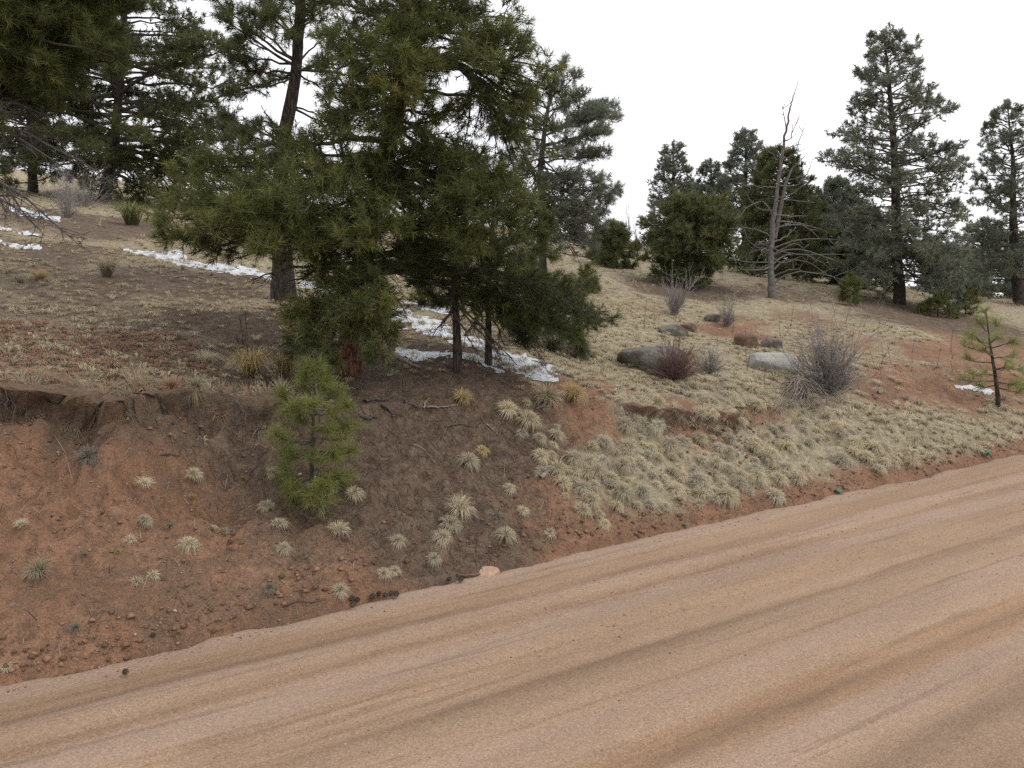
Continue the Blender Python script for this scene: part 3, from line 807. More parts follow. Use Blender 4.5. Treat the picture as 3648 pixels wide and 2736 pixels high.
def build_small_front_pines():
    # two thin-stemmed young pines in front of the snow
    for (bx, by), pts, rad, label, ends, cols in (
        ((1630, 1325), ((1628, 1180), (1618, 1000), (1605, 820), (1600, 600)), .046, 'thin straight young pine with dark crown, left of the pair before the snow',
         ((1500, 1010, .1, .45), (1480, 890, .2, .5), (1555, 1070, -.2, .38), (1600, 960, -.4, .5), (1550, 790, .1, .66), (1620, 700, -.2, .78), (1680, 860, .1, .6), (1700, 1000, -.2, .5),
          (1640, 1090, .2, .38), (1450, 960, .4, .48), (1530, 900, -.4, .56), (1660, 770, .2, .7), (1560, 680, .2, .8), (1600, 1050, .4, .42), (1700, 1080, .2, .4)), .32),
        ((1740, 1302), ((1740, 1160), (1742, 980), (1755, 800), (1765, 600)), .038, 'thin leaning young pine with dark crown, right of the pair before the snow',
         ((1850, 1010, -.1, .46), (1910, 1090, .1, .42), (1800, 1110, -.3, .4), (1750, 920, -.4, .55), (1840, 860, .1, .6), (1700, 1070, .2, .42), (1950, 1160, 0, .4), (1880, 940, .3, .52),
          (1780, 760, 0, .74), (1680, 960, .3, .52), (1830, 1150, .2, .38), (1720, 850, -.2, .64), (1860, 1200, -.1, .36), (1760, 670, .1, .84), (1940, 1060, .3, .45)), .34)):
        base = G1(bx, by); D = base[1]
        tr = [base] + [P(x, y, D) for x, y in pts]
        p = Pine('young_pine', label, tr, [rad, rad * .92, rad * .8, rad * .6, .01], 'bark_dark', 'needle_mid', 'young pines before the snow', tuft=.125, nn=28, nw=.006, tint=cols, dk=1.3)
        for x, y, d, f in ends:
            p.bough(f, P(x, y, D + d), arch=.05, fol=.3, dens=1.6, tint=cols, hang=.05)
        for x, y, d, f in ((bx + 110, 1190, .2, .35), (bx - 90, 1200, -.1, .33), (bx + 150, 1260, 0, .33), (bx + 60, 1240, -.2, .3), (bx + 210, 1300, .1, .36), (bx - 50, 1160, .2, .36), (bx + 90, 1130, .3, .4)):
            p.bough(f, P(x, y, D + d), bare=True, arch=.06, fol=.25, dens=1.0, hang=.45, r0=.01)
        p.finish(10, 1.3)
    # drooping outer crown of a third pine, right of the pair
    base = G1(1900, 1215); D = base[1]
    tr = [base] + [P(x, y, D) for x, y in ((1898, 1120), (1894, 1020), (1890, 925))]
    p = Pine('young_pine', 'short dark pine with drooping bough ends over the snow edge', tr, [.04, .036, .028, .01], 'bark_dark', 'needle_mid', 'young pines before the snow', tuft=.12, nn=26, nw=.006, tint=.25)
    for x, y, d, f in ((2050, 1080, -.2, .5), (2120, 1150, 0, .45), (2160, 1140, -.5, .45), (2060, 1210, -.3, .4), (1980, 1160, -.5, .45), (1960, 1240, -.4, .35), (2000, 1020, 0, .6), (1820, 1120, -.2, .5),
                       (1860, 1190, -.5, .4), (1930, 1000, -.3, .62), (1850, 930, 0, .75), (2090, 1250, -.4, .35), (1990, 1090, .2, .52), (1900, 900, -.2, .85), (2080, 1000, .2, .6)):
        p.bough(f, P(x, y, D + d), arch=.16, fol=.3, dens=1.3, hang=.25, tint=.25)
    for x, y, d in ((1950, 1290, -.6), (2040, 1300, -.6), (1880, 1280, -.4), (2100, 1290, -.5), (1990, 1250, -.2)):
        p.bough(.4, P(x, y, D + d), bare=True, arch=.3, fol=.4, dens=1.0, hang=.5, r0=.012)
    p.finish(8)
    # sparse greyish pine behind
    base = G1(1935, 1010); D = base[1]
    tr = [base] + [P(x, y, D) for x, y in ((1930, 820), (1925, 600), (1945, 420), (1985, 230))]
    p = Pine('ponderosa_pine', 'thin greyish pine with sparse outer needles and dead brown inner twigs, behind', tr, [.085, .075, .06, .04, .012], 'bark_dark', 'needle_grey', GP, tuft=.14, nn=18, nw=.010, tint=.45, dk=2.0)
    for x, y, d, f in ((2190, 420, 0, .68), (2130, 480, -.4, .64), (2080, 340, .2, .78), (2050, 270, -.2, .85), (2010, 230, 0, .92), (2150, 560, .3, .58), (2130, 650, -.2, .5), (2170, 720, .2, .45), (2100, 740, -.5, .42),
                       (2000, 380, -.6, .74), (1880, 400, .1, .74), (1850, 500, .2, .66), (1880, 620, .3, .56), (1800, 560, 0, .6), (2190, 380, .5, .7), (2100, 560, .7, .56), (2060, 430, .6, .7), (2150, 810, 0, .36), (2080, 860, -.3, .3),
                       (2040, 780, -.6, .4), (2000, 880, -.5, .3), (1950, 300, .3, .85), (1850, 700, .2, .5), (2120, 400, .4, .7), (2160, 470, -.3, .63), (2110, 880, .3, .28), (2200, 690, .4, .45), (1800, 400, .3, .72), (1780, 660, .2, .5), (1850, 300, .4, .8), (1760, 480, .5, .66), (2030, 640, -.5, .52), (2040, 520, -.4, .62), (2060, 700, -.2, .48), (2140, 420, .1, .7), (1990, 300, -.3, .82), (1880, 350, -.4, .8), (1820, 450, -.3, .7), (1900, 540, -.6, .64), (1840, 600, -.4, .58), (1960, 660, -.7, .52), (1890, 740, -.5, .46), (2010, 560, -.7, .62), (1980, 800, -.6, .4), (2050, 820, .2, .38), (2100, 790, .2, .4), (1920, 440, -.6, .72), (1860, 840, -.3, .36), (2140, 760, .4, .42), (2000, 470, -.6, .7)):
        p.bough(f, P(x, y, D + d), arch=.02, fol=.35, dens=1.0)
    for i in range(44):
        x, y = rng.uniform(1850, 2140), rng.uniform(560, 960)
        p.bough(rng.uniform(.15, .6), P(x, y, D + rng.uniform(-.8, .8)), bare=True, arch=.0, fol=.2, dens=1.4, hang=.1, r0=.014)
    p.finish(10)
build_small_front_pines()

def build_far_pines():
    g = lambda x, y: G1(x, y)
    b = g(2450, 1015)
    k = b[1] / F
    auto_pine('bushy_pine', 'broad rounded bushy pine with low crown, left of the dead snag', None, (2480, 740), b[1], .10,
              lambda f: k * (235 * min(1, .5 + 1.0 * f) * (1.05 - f) ** .5) * rng.uniform(.6, 1.2), .06, 110, base=b, tuft=.13, nn=18, nw=.014, dens=.9, fol=.25, tint=.62, elev=lambda f: .0 + .5 * f, tw=1.1)
    b = g(2175, 950); k = b[1] / F
    auto_pine('bushy_pine', 'small rounded bushy pine near the hill crest, right of the grey pine', None, (2180, 815), b[1], .06,
              lambda f: k * 95 * (1.08 - f) ** .5 * rng.uniform(.6, 1.2), .08, 46, base=b, tuft=.14, nn=26, nw=.012, dens=1.0, tint=.65, fol=.2)
    specs = [
        # label, x, ground y, distance, top y, top dx, half-width px, boughs, crown start, needle
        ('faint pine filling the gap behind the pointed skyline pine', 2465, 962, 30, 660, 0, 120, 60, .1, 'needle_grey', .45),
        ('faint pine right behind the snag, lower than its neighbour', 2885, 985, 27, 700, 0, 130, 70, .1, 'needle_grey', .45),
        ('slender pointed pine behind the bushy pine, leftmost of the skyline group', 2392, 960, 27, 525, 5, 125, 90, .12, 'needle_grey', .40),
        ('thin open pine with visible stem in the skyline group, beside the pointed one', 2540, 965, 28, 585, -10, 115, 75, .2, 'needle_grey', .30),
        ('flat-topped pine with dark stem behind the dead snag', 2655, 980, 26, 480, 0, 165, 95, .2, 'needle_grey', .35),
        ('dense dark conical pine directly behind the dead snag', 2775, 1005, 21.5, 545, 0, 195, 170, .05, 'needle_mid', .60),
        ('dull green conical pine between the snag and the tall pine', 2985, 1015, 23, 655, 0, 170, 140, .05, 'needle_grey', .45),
        ('small pine at the foot of the tall pine, left of its trunk', 3090, 1035, 22, 760, 5, 140, 90, .05, 'needle_mid', .6),
    ]
    for lab, x, gy, D, ty, dx, hw, n, f0, nm, tint in specs:
        k = D / F
        p0 = P(x, gy, D); 
        b = np.array([p0[0], p0[1], 0.0])
        auto_pine('ponderosa_pine', lab, None, (x + dx, ty), D, .14, (lambda f, k=k, hw=hw: k * hw * (.12 + 1.0 * (1 - f) ** .75) * (1 if f > .3 else .9)), f0, n, needle=nm, base=b,
                  tuft=.125, nn=12, nw=.019, dens=.85, tint=tint, fol=.25, elev=lambda f: -.1 + .55 * f)
    # the tall pine at the right
    b = g(3205, 1082); D = b[1]; k = D / F
    tr = [b] + [P(x, y, D) for x, y in ((3198, 940), (3192, 780), (3188, 600), (3180, 440), (3165, 280), (3150, 120))]
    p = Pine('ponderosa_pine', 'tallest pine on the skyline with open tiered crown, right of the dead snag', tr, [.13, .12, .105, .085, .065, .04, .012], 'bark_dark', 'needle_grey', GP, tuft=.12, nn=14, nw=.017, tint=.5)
    def prof(f):
        return k * np.interp(f, [0, .1, .3, .42, .5, .56, .66, .72, .8, .9, 1], [250, 260, 250, 205, 250, 205, 135, 160, 110, 100, 30])
    p.auto(140, .09, .99, prof, lambda f: -.12 + .55 * f, fol=.3, dens=.75, arch=.03)
    for i in range(24):
        x, y = rng.uniform(2990, 3430), rng.uniform(800, 1075)
        p.bough(rng.uniform(.08, .32), P(x, y, D + rng.uniform(-1.3, 1.0)), arch=.1, fol=.35, dens=.9, tint=.55)
    for x, y, d in ((2935, 575, -.2), (2970, 560, .3), (2960, 590, 0)):
        p.bough(.44, P(x, y, D + d), arch=.1, fol=.45, dens=.7)
    for x, y, d in ((3425, 600, .2), (3440, 770, 0), (3380, 640, -.4), (3350, 690, .5), (3460, 800, .3), (3390, 400, 0), (3360, 390, .4)):
        p.bough(p.nearest(P(3190, y - 60, D)), P(x, y, D + d), arch=.12, fol=.4, dens=.7)
    for x, y, d in ((3330, 1040, -1.2), (3400, 1080, -1.0), (3290, 960, -.8), (3440, 1010, -.4), (3120, 980, -.9), (3060, 1000, -.6), (3380, 950, -.5), (3430, 1090, -.6), (3250, 900, -1.0), (3340, 900, -.4)):
        p.bough(.22, P(x, y, D + d), arch=.16, fol=.4, dens=1.0, tint=.5)
    p.finish(12)
    # at the right edge and beyond the crest
    D = 22; k = D / F
    b = P(3632, 1070, D)
    auto_pine('ponderosa_pine', 'tall narrow pine cut by the right edge of view', None, (3590, 385), D, .14,
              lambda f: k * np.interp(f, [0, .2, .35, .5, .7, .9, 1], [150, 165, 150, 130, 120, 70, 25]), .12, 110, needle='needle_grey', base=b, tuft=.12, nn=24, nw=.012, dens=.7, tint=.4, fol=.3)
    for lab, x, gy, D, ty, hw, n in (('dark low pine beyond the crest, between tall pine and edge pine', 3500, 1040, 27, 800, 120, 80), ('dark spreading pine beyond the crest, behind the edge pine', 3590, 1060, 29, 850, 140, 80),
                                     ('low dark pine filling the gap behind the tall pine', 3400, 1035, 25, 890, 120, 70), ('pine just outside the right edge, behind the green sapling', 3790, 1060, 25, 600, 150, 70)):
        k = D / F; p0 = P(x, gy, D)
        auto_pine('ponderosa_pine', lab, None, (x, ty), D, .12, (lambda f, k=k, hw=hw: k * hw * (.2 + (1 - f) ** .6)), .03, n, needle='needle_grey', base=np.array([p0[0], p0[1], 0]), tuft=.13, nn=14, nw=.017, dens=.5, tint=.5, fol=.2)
    for lab, x, y, hp, hw in (('tiny pine seedling on the grass below the tall pine', 3028, 1090, 85, 28), ('thin pine seedling beside the tall pine, at the red soil edge', 3440, 1125, 85, 45),
                              ('low clump of pine foliage on the ground right of the tall trunk', 3340, 1130, 60, 70), ('tiny pine seedling on the grass below the small bushy pine', 2095, 1045, 60, 30),
                              ('thin seedling stem beyond the snow, left of the thin pair', 1512, 1098, 90, 40)):
        b = g(x, y); k = b[1] / F
        auto_pine('pine_seedling', lab, None, (x, y - hp), b[1], .014, lambda f, k=k, hw=hw: k * hw * (.3 + .7 * (1 - f)), .12, 14, needle='needle_near', base=b, group='pine seedlings', tuft=.10, nn=22, nw=.008, dens=1.6, tint=.55, fol=.2, sides=6)
build_far_pines()

def build_saplings():
    b = G1(1112, 1835); D = b[1]
    tr = [b] + [P(x, y, D) for x, y in ((1110, 1740), (1112, 1620), (1116, 1500), (1120, 1400), (1118, 1330))]
    p = Pine('pine_sapling', 'bright green young pine sapling growing on the bare bank', tr, [.022, .020, .018, .014, .010, .005], 'bark_dark', 'needle_young', 'pine saplings', tuft=.125, nn=26, nw=.0036, tint=.55, twig_mat='dead', dk=.30)
    ends = ((1010, 1410, 0, .78), (1040, 1460, -.15, .72), (1210, 1400, .05, .8), (1240, 1440, -.05, .74), (1180, 1470, -.2, .72), (1120, 1440, -.25, .78), (970, 1540, 0, .52), (1000, 1560, .15, .5), (1060, 1490, -.2, .62),
            (1250, 1510, .0, .62), (1230, 1560, -.12, .56), (1160, 1530, -.25, .62), (1200, 1620, -.1, .45), (1240, 1610, .1, .46), (1010, 1620, -.1, .42), (1050, 1625, .1, .45), (1020, 1690, -.1, .28), (1000, 1720, .1, .25),
            (1050, 1740, -.2, .22), (1210, 1700, 0, .3), (1240, 1705, .15, .3), (1170, 1730, -.25, .2), (1110, 1760, -.3, .18), (1060, 1790, -.1, .12), (1150, 1790, -.25, .12), (1090, 1390, .1, .85), (1150, 1380, .1, .86), (1120, 1640, -.25, .42), (1090, 1350, 0, .9), (1140, 1350, 0, .9))
    for x, y, d, f in ends:
        p.bough(f, P(x, y, D + d), arch=-.12, fol=.5, dens=1.1, r0=.008, tw=.35)
    p.bough(.96, P(1118, 1310, D), fol=.1, dens=2, tw=.4, r0=.005)
    p.finish(8, 1.2)
    b = G1(3557, 1452); D = b[1]; k = D / F
    tr = [b] + [P(x, y, D) for x, y in ((3552, 1380), (3540, 1300), (3525, 1220), (3515, 1130))]
    p = Pine('pine_sapling', 'slender pale green sapling with open crown on red soil at the right edge', tr, [.032, .028, .022, .016, .006], 'bark_dark', 'needle_young', 'pine saplings', tuft=.15, nn=15, nw=.0045, tint=.85, twig_mat='dead', dk=.5)
    for x, y, d, f in ((3430, 1230, 0, .6), (3460, 1190, -.2, .7), (3440, 1280, .2, .5), (3620, 1260, 0, .55), (3640, 1310, .2, .42), (3600, 1220, -.2, .66), (3480, 1330, -.2, .36), (3410, 1350, 0, .3), (3610, 1370, -.1, .28), (3650, 1370, .1, .28),
                       (3490, 1150, 0, .82), (3550, 1160, .1, .82), (3560, 1200, -.3, .72), (3500, 1240, -.3, .58), (3590, 1310, -.3, .42), (3500, 1380, .1, .25), (3640, 1400, 0, .22), (3480, 1210, .2, .66)):
        p.bough(f, P(x, y, D + d), arch=-.05, fol=.5, dens=.8, r0=.008, tw=.5)
    p.bough(.95, P(3512, 1110, D), fol=.1, dens=2, tw=.4, r0=.005)
    p.finish(8, 1.2)
build_saplings()

# ------------------------------------------------------------------ the dead snag
def build_snag():
    b = G1(2752, 1062); D = b[1]
    root = empty('dead_tree', b, 'bare weathered grey snag with broken limbs, standing alone on the slope', 'tree')
    tr = np.array([b] + [P(x, y, D) for x, y in ((2748, 1000), (2745, 920), (2750, 840), (2762, 740), (2774, 640), (2788, 540), (2802, 450), (2816, 380), (2828, 335), (2846, 285))])
    rad = np.array([.092, .068, .06, .053, .044, .036, .029, .022, .016, .010, .004])
    n = 60; f = np.linspace(0, 1, n); q = f * 10
    pts = np.stack([np.interp(q, np.arange(11), tr[:, k]) for k in range(3)], -1)
    pts[3:-1] += rng.normal(0, .008, (n - 4, 3)); pts[0, 2] -= .1
    rr = np.interp(q, np.arange(11), rad) * (1 + .1 * fbm(q * 3, q * 0, 2, 81))
    v, qd = tubes(pts[None], rr[None], 10)
    mesh_obj('trunk', v, qd, M['snag'], root, None, True, b)
    # the second, thinner stem
    st = np.array([P(x, y, D + d) for x, y, d in ((2760, 850, .05), (2778, 760, .15), (2800, 650, .2), (2822, 600, .2), (2868, 555, .2))])
    v, qd = tubes(st[None], np.array([[.045, .038, .03, .018, .006]]), 7)
    mesh_obj('stem', v, qd, M['snag'], root, None, True, b)
    limbs = [((2745, 850), (2690, 880), (2636, 790)), ((2745, 845), (2680, 815), (2585, 818)), ((2752, 770), (2700, 720), (2612, 800)), ((2755, 750), (2700, 740), (2685, 712)), ((2765, 670), (2710, 665), (2640, 660)),
             ((2768, 570), (2740, 540), (2690, 512)), ((2748, 700), (2820, 690), (2882, 628)), ((2765, 765), (2830, 770), (2880, 768)), ((2765, 720), (2800, 715), (2905, 720)),
             ((2750, 855), (2790, 850), (2838, 808)), ((2748, 890), (2850, 855), (2995, 855)), ((2752, 860), (2800, 900), (3030, 905)), ((2752, 910), (2830, 870), (2870, 900)), ((2755, 940), (2850, 905), (2960, 960)),
             ((2758, 960), (2840, 925), (2955, 985)), ((2755, 985), (2830, 960), (2880, 972)), ((2745, 955), (2700, 952), (2665, 958)), ((2742, 950), (2700, 962), (2640, 960)), ((2760, 1010), (2850, 970), (3020, 1002)),
             ((2742, 880), (2700, 870), (2672, 905)), ((2742, 890), (2720, 890), (2710, 900)), ((2740, 870), (2710, 860), (2705, 875)), ((2795, 500), (2815, 490), (2850, 410)), ((2790, 530), (2820, 520), (2855, 515)), ((2786, 555), (2830, 545), (2870, 430)),
             ((2765, 790), (2850, 800), (2920, 850)), ((2755, 920), (2800, 935), (2880, 900)), ((2805, 450), (2795, 440), (2785, 360)), ((2752, 880), (2700, 890), (2650, 900)), ((2775, 640), (2810, 640), (2840, 630)),
             ((2760, 820), (2830, 800), (2930, 820)), ((2750, 905), (2850, 890), (2980, 930)), ((2745, 930), (2690, 935), (2620, 925)), ((2772, 660), (2850, 650), (2895, 560))]
    for a, m, c in limbs:
        d = rng.uniform(-.7, .7)
        p0 = P(*a, D); p1 = P(*m, D + d * .5); p2 = P(*c, D + d)
        t = np.linspace(0, 1, 9)
        path = bez(p0, 2 * p1 - (p0 + p2) / 2, p2, t); path[1:] += rng.normal(0, .010, (8, 3))
        L = np.linalg.norm(p2 - p0)
        bf = Buf(); bf.add(*tubes(path[None], ((.008 + .007 * L) * (1 - t) ** .7 + .0035)[None], 5))
        for j in range(3):
            i = rng.integers(4, 8); e = path[i] + rng.normal(0, .11, 3) + (path[8] - path[4]) * .2
            bf.add(*tubes(np.array([[path[i], (path[i] + e) / 2 + rng.normal(0, .02, 3), e]]), np.array([[.007, .006, .003]]), 4))
        bf.build('limb', M['snag'], root, org=b)
build_snag()

# ------------------------------------------------------------------ bare shrubs
def shrub(name, label, base, H_, spread, n, mat, lean=(0, 0, 0), r=.006, fork=4, group='bare shrubs', low=.2):
    base = np.asarray(base, float)
    root = empty(name, base, label, 'shrub', group)
    bf = Buf()
    az = rng.uniform(0, 2 * np.pi, n); el = rng.uniform(low, 1.45, n)
    d = np.stack([np.cos(az) * np.cos(el) * spread, np.sin(az) * np.cos(el) * spread, np.sin(el)], -1) + np.asarray(lean)
    L = H_ * rng.uniform(.45, 1.1, n) * (1 + .35 * np.sin(az * 2 + rng.uniform(0, 6)) + .2 * np.sin(az * 5 + rng.uniform(0, 6)))
    o = base + np.stack([np.cos(az), np.sin(az), 0 * az], -1) * (rng.uniform(0, .10, n) * H_ * spread)[:, None]
    q = np.linspace(0, 1, 5)
    pth = o[:, None] + d[:, None] * (L[:, None] * q)[..., None] + UP * (.12 * L[:, None] * q ** 2)[..., None]
    pth[:, 1:] += np.cumsum(rng.normal(0, .03, (n, 4, 3)), 1) * L[:, None, None]
    bf.add(*tubes(pth, r * (1.05 - .75 * q)[None] * np.ones((n, 1)), 4))
    k = np.repeat(np.arange(n), fork); i0 = rng.integers(1, 4, len(k))
    sb = pth[k, i0]; sd = unit(unit(d[k]) + rng.normal(0, .45, (len(k), 3)))
    sl = L[k] * rng.uniform(.2, .5, len(k))
    sp = sb[:, None] + sd[:, None] * (sl[:, None] * np.array([0, .35, .7, 1.]))[..., None]
    sp[:, 1:] += np.cumsum(rng.normal(0, .05, (len(k), 3, 3)), 1) * sl[:, None, None]
    bf.add(*tubes(sp, r * np.array([.5, .42, .34, .22])[None] * np.ones((len(k), 1)), 3))
    k2 = np.repeat(np.arange(len(k)), 2); sb = sp[k2, rng.integers(1, 3, len(k2))]
    sd2 = unit(sd[k2] + rng.normal(0, .6, (len(k2), 3))); sl2 = sl[k2] * rng.uniform(.25, .5, len(k2))
    tp = sb[:, None] + sd2[:, None] * (sl2[:, None] * np.array([0, 1.]))[..., None]
    bf.add(*tubes(tp, r * np.array([.34, .2])[None] * np.ones((len(k2), 1)), 3))
    bf.build('stems', M[mat], root, org=base)
    return root

gb = G1(2945, 1405)
shrub('bare_shrub', 'large bare brushy shrub with fanned grey stems, right of the pale boulder', gb, .80, .55, 210, 'shrub', (.0, 0, .0), .0055, 6)
gb2 = G1(2850, 1395)
# broken lower stems of the same thicket, fallen forward down the bank
def fallen_fan():
    root = empty('fallen_brush', gb2, 'fan of pale broken stems sprawled downhill below the large shrub', 'brush')
    bf = Buf()
    for i in range(60):
        e = G1(rng.uniform(2720, 2990), rng.uniform(1410, 1520)) + np.array([0, 0, rng.uniform(.02, .14)])
        s0 = gb2 + rng.normal(0, .05, 3) + np.array([0, 0, .12])
        t = np.linspace(0, 1, 6)
        pth = bez(s0, (s0 + e) / 2 + UP * rng.uniform(.02, .2), e, t) + rng.normal(0, .015, (6, 3))
        bf.add(*tubes(pth[None], (.006 * (1 - t) + .0025)[None], 4))
        for j in range(3):
            k = rng.integers(2, 5); ee = pth[k] + unit(e - s0 + rng.normal(0, .3, 3)) * rng.uniform(.08, .25)
            bf.add(*tubes(np.array([[pth[k], (pth[k] + ee) / 2 + rng.normal(0, .01, 3), ee]]), np.array([[.003, .0025, .0015]]), 3))
    bf.build('stems', M['stick'], root, org=gb2)
fallen_fan()
shrub('bare_shrub', 'low reddish twiggy shrub growing against the big lichen boulder', G1(2400, 1352), .42, 1.5, 200, 'shrub_red', (0, 0, 0), .004, 4, low=.3)
shrub('bare_shrub', 'small dark twiggy shrub just right of the big lichen boulder', G1(2530, 1330), .30, 1.0, 80, 'shrub', (0, 0, 0), .004, 4, low=.3)
shrub('bare_shrub', 'upright grey leafless shrub below the broad bushy pine', G1(2405, 1125), .62, .55, 60, 'shrub', (0, 0, 0), .006, 5, low=.5)
shrub('bare_shrub', 'small purplish grey leafless shrub up the slope, left of the snag', G1(2590, 1165), .42, .6, 60, 'shrub', (0, 0, 0), .005, 4, low=.5)
shrub('bare_shrub', 'wispy leafless shrub under the dense pine at far left', G1(240, 775), .8, .7, 50, 'shrub', (0, 0, 0), .006, 5, low=.4)
shrub('bare_shrub', 'dry twiggy brush under the dense pine, right of its shrub', G1(300, 740), .9, .9, 50, 'shrub', (0, 0, 0), .007, 5, low=.3)
shrub('bare_shrub', 'tiny dark twisted twig shrub on the upper needle slope', G1(862, 1240), .26, .5, 5, 'twig', (0, 0, 0), .007, 3, low=.7)
shrub('bare_shrub', 'faint bare saplings on the hill crest in the sky gap', G1(2235, 880), 1.1, .35, 22, 'shrub', (0, 0, 0), .008, 4, low=.8)
shrub('bare_shrub', 'grey brush on the hill crest beside the small bushy pine', G1(2275, 885), .55, 1.0, 60, 'shrub', (0, 0, 0), .008, 4, low=.3)

# ------------------------------------------------------------------ snow left in the shade
def snow_strip(label, pts, seed, thick=.03, cover=.1, ns=300, ntt=32):
    """pts: (px, top py, bottom py) along the strip"""
    pts = np.array(pts, float)
    t0 = np.linspace(0, 1, 48)
    k = np.linspace(0, 1, len(pts))
    px = np.interp(t0, k, pts[:, 0]); top = G(px, np.interp(t0, k, pts[:, 1])); bot = G(px, np.interp(t0, k, pts[:, 2]))
    S, T = np.meshgrid(np.linspace(0, 1, ns), np.linspace(-.35, 1.35, ntt), indexing='xy')
    X = np.interp(S, t0, bot[:, 0]) * (1 - T) + np.interp(S, t0, top[:, 0]) * T
    Y = np.interp(S, t0, bot[:, 1]) * (1 - T) + np.interp(S, t0, top[:, 1]) * T
    m = .8 - np.abs(2 * T - 1) ** 1.6 + 1.2 * fbm(X * 1.9, Y * 1.9, 3, seed) + 1.25 * fbm(X * 6.5, Y * 6.5, 2, seed + 5) + .6 * fbm(X * 19, Y * 19, 2, seed + 9) - cover
    m = m - .8 * smooth(.06, 0, S) - .8 * smooth(.94, 1, S)
    Z = height(X, Y) + .007 + thick * .7 * smooth(0, .9, m)
    idx = np.arange(S.size).reshape(S.shape)
    q = np.stack([idx[:-1, :-1], idx[:-1, 1:], idx[1:, 1:], idx[1:, :-1]], -1)
    keep = (m[:-1, :-1] + m[1:, 1:] + m[1:, :-1] + m[:-1, 1:]) > 0
    q = q[keep]
    used = np.unique(q); remap = -np.ones(S.size, int); remap[used] = np.arange(len(used))
    o = mesh_obj('snow', np.stack([X, Y, Z], -1).reshape(-1, 3)[used], remap[q], M['snow'], None, None, True)
    tag(o, label, None, None, 'stuff')
snow_strip('long ragged band of old snow along the shaded slope', [(440, 888, 902), (560, 902, 926), (700, 928, 956), (860, 948, 978), (960, 978, 1005), (1080, 1000, 1028), (1220, 1045, 1075), (1320, 1068, 1108), (1420, 1098, 1148), (1560, 1148, 1196),
            (1680, 1190, 1236), (1760, 1225, 1275), (1860, 1265, 1315), (1940, 1296, 1336), (2010, 1318, 1340)], 101, .022, -.14, 760, 46)
snow_strip('broken snow patches below the main band by the thin pines', [(1395, 1230, 1275), (1480, 1245, 1300), (1580, 1255, 1310), (1700, 1265, 1320), (1800, 1290, 1345), (1880, 1315, 1365), (1990, 1340, 1385)], 103, .02, .5)
snow_strip('thin snow streak at the far left under bare limbs', [(30, 735, 760), (90, 745, 778), (160, 762, 790), (220, 775, 795)], 105, .025, .1, 120, 18)
snow_strip('small snow streaks at the left edge of the slope', [(-60, 805, 825), (0, 812, 835), (70, 820, 845), (150, 838, 858)], 107, .02, .35, 140, 18)
snow_strip('lower snow streak at the left edge of the slope', [(-60, 850, 870), (0, 857, 880), (80, 868, 890), (150, 880, 896)], 109, .02, .25, 120, 18)
snow_strip('short snow streak beside the sapling at the right', [(3400, 1370, 1382), (3450, 1376, 1390), (3500, 1384, 1400), (3540, 1394, 1406)], 111, .02, .15, 90, 16)
snow_strip('faint upper snow streak beyond the main band', [(1440, 1075, 1092), (1500, 1085, 1105), (1580, 1100, 1120), (1640, 1115, 1130)], 119, .02, .2, 120, 16)

# ------------------------------------------------------------------ rocks
import bmesh
def ico(sub):
    bm = bmesh.new(); bmesh.ops.create_icosphere(bm, subdivisions=sub, radius=1.0)
    v = np.array([x.co[:] for x in bm.verts]); f = np.array([[x.index for x in p.verts] for p in bm.faces]); bm.free()
    return v, f
ICO4, ICO3, ICO1 = ico(4), ico(3), ico(1)
def n3(p, s, seed):
    return fbm(p[:, 0] * s + p[:, 2] * s * .7, p[:, 1] * s - p[:, 2] * s * .6, 3, seed)
def rock(name, label, px, py_base, w_px, h_px, mat, seed, depth=.8, group='rocks on the slope', sink=.25, boxy=.75, rot=0.0, tilt=0.0):
    b = G1(px, py_base); k = b[1] / F
    v = ICO4[0].copy()
    v = np.sign(v) * np.abs(v) ** boxy
    v = v * (1.08 + .2 * n3(v, 1.1, seed) + .1 * n3(v, 3.1, seed + 1) + .03 * n3(v, 9, seed + 2))[:, None]
    rr_ = np.random.default_rng(seed)
    for _ in range(9):
        nn_ = unit(rr_.normal(size=3)); off = rr_.uniform(.72, .98)
        v = v - nn_ * np.maximum(0, v @ nn_ - off)[:, None] * .85
    v = v * (1 + .035 * n3(v, 6, seed + 3) + .02 * n3(v, 15, seed + 4))[:, None]
    w, h = w_px * k / 2, h_px * k
    v = v * np.array([w, w * depth, h / (2 - 2 * sink) ])
    c, s_ = math.cos(tilt), math.sin(tilt)
    v = np.stack([v[:, 0] * c - v[:, 2] * s_, v[:, 1], v[:, 0] * s_ + v[:, 2] * c], -1)
    c, s_ = math.cos(rot), math.sin(rot)
    v = np.stack([v[:, 0] * c - v[:, 1] * s_, v[:, 0] * s_ + v[:, 1] * c, v[:, 2]], -1)
    ctr = b + np.array([0, w * depth * .8, 0]); 
    zb = float(height(ctr[0:1], ctr[1:2])[0])
    ctr[2] = min(b[2], zb) + h / (2 - 2 * sink) * (1 - 2 * sink)
    o = mesh_obj(name, v, ICO4[1], M[mat], None, None, True)
    o.location = tuple(ctr)
    return tag(o, label, 'rock', group)
rock('boulder', 'big rounded lichen-grey boulder with a reddish shrub in front', 2340, 1330, 250, 96, 'granite_lichen', 201, .7, tilt=-.06)
rock('boulder', 'pale grey smooth boulder beside the large bare shrub', 2750, 1325, 190, 60, 'granite', 211, .7, boxy=.6)
rock('rock', 'rusty red angular rock above the pale boulder', 2665, 1240, 90, 50, 'rock_red', 221, .8, boxy=.7)
rock('rock', 'small lichen-covered rock touching the rusty red rock', 2752, 1245, 75, 36, 'granite_lichen', 231, .8)
rock('rock', 'low mossy rock up the slope above the big boulder', 2400, 1195, 110, 36, 'granite_lichen', 241, .8)
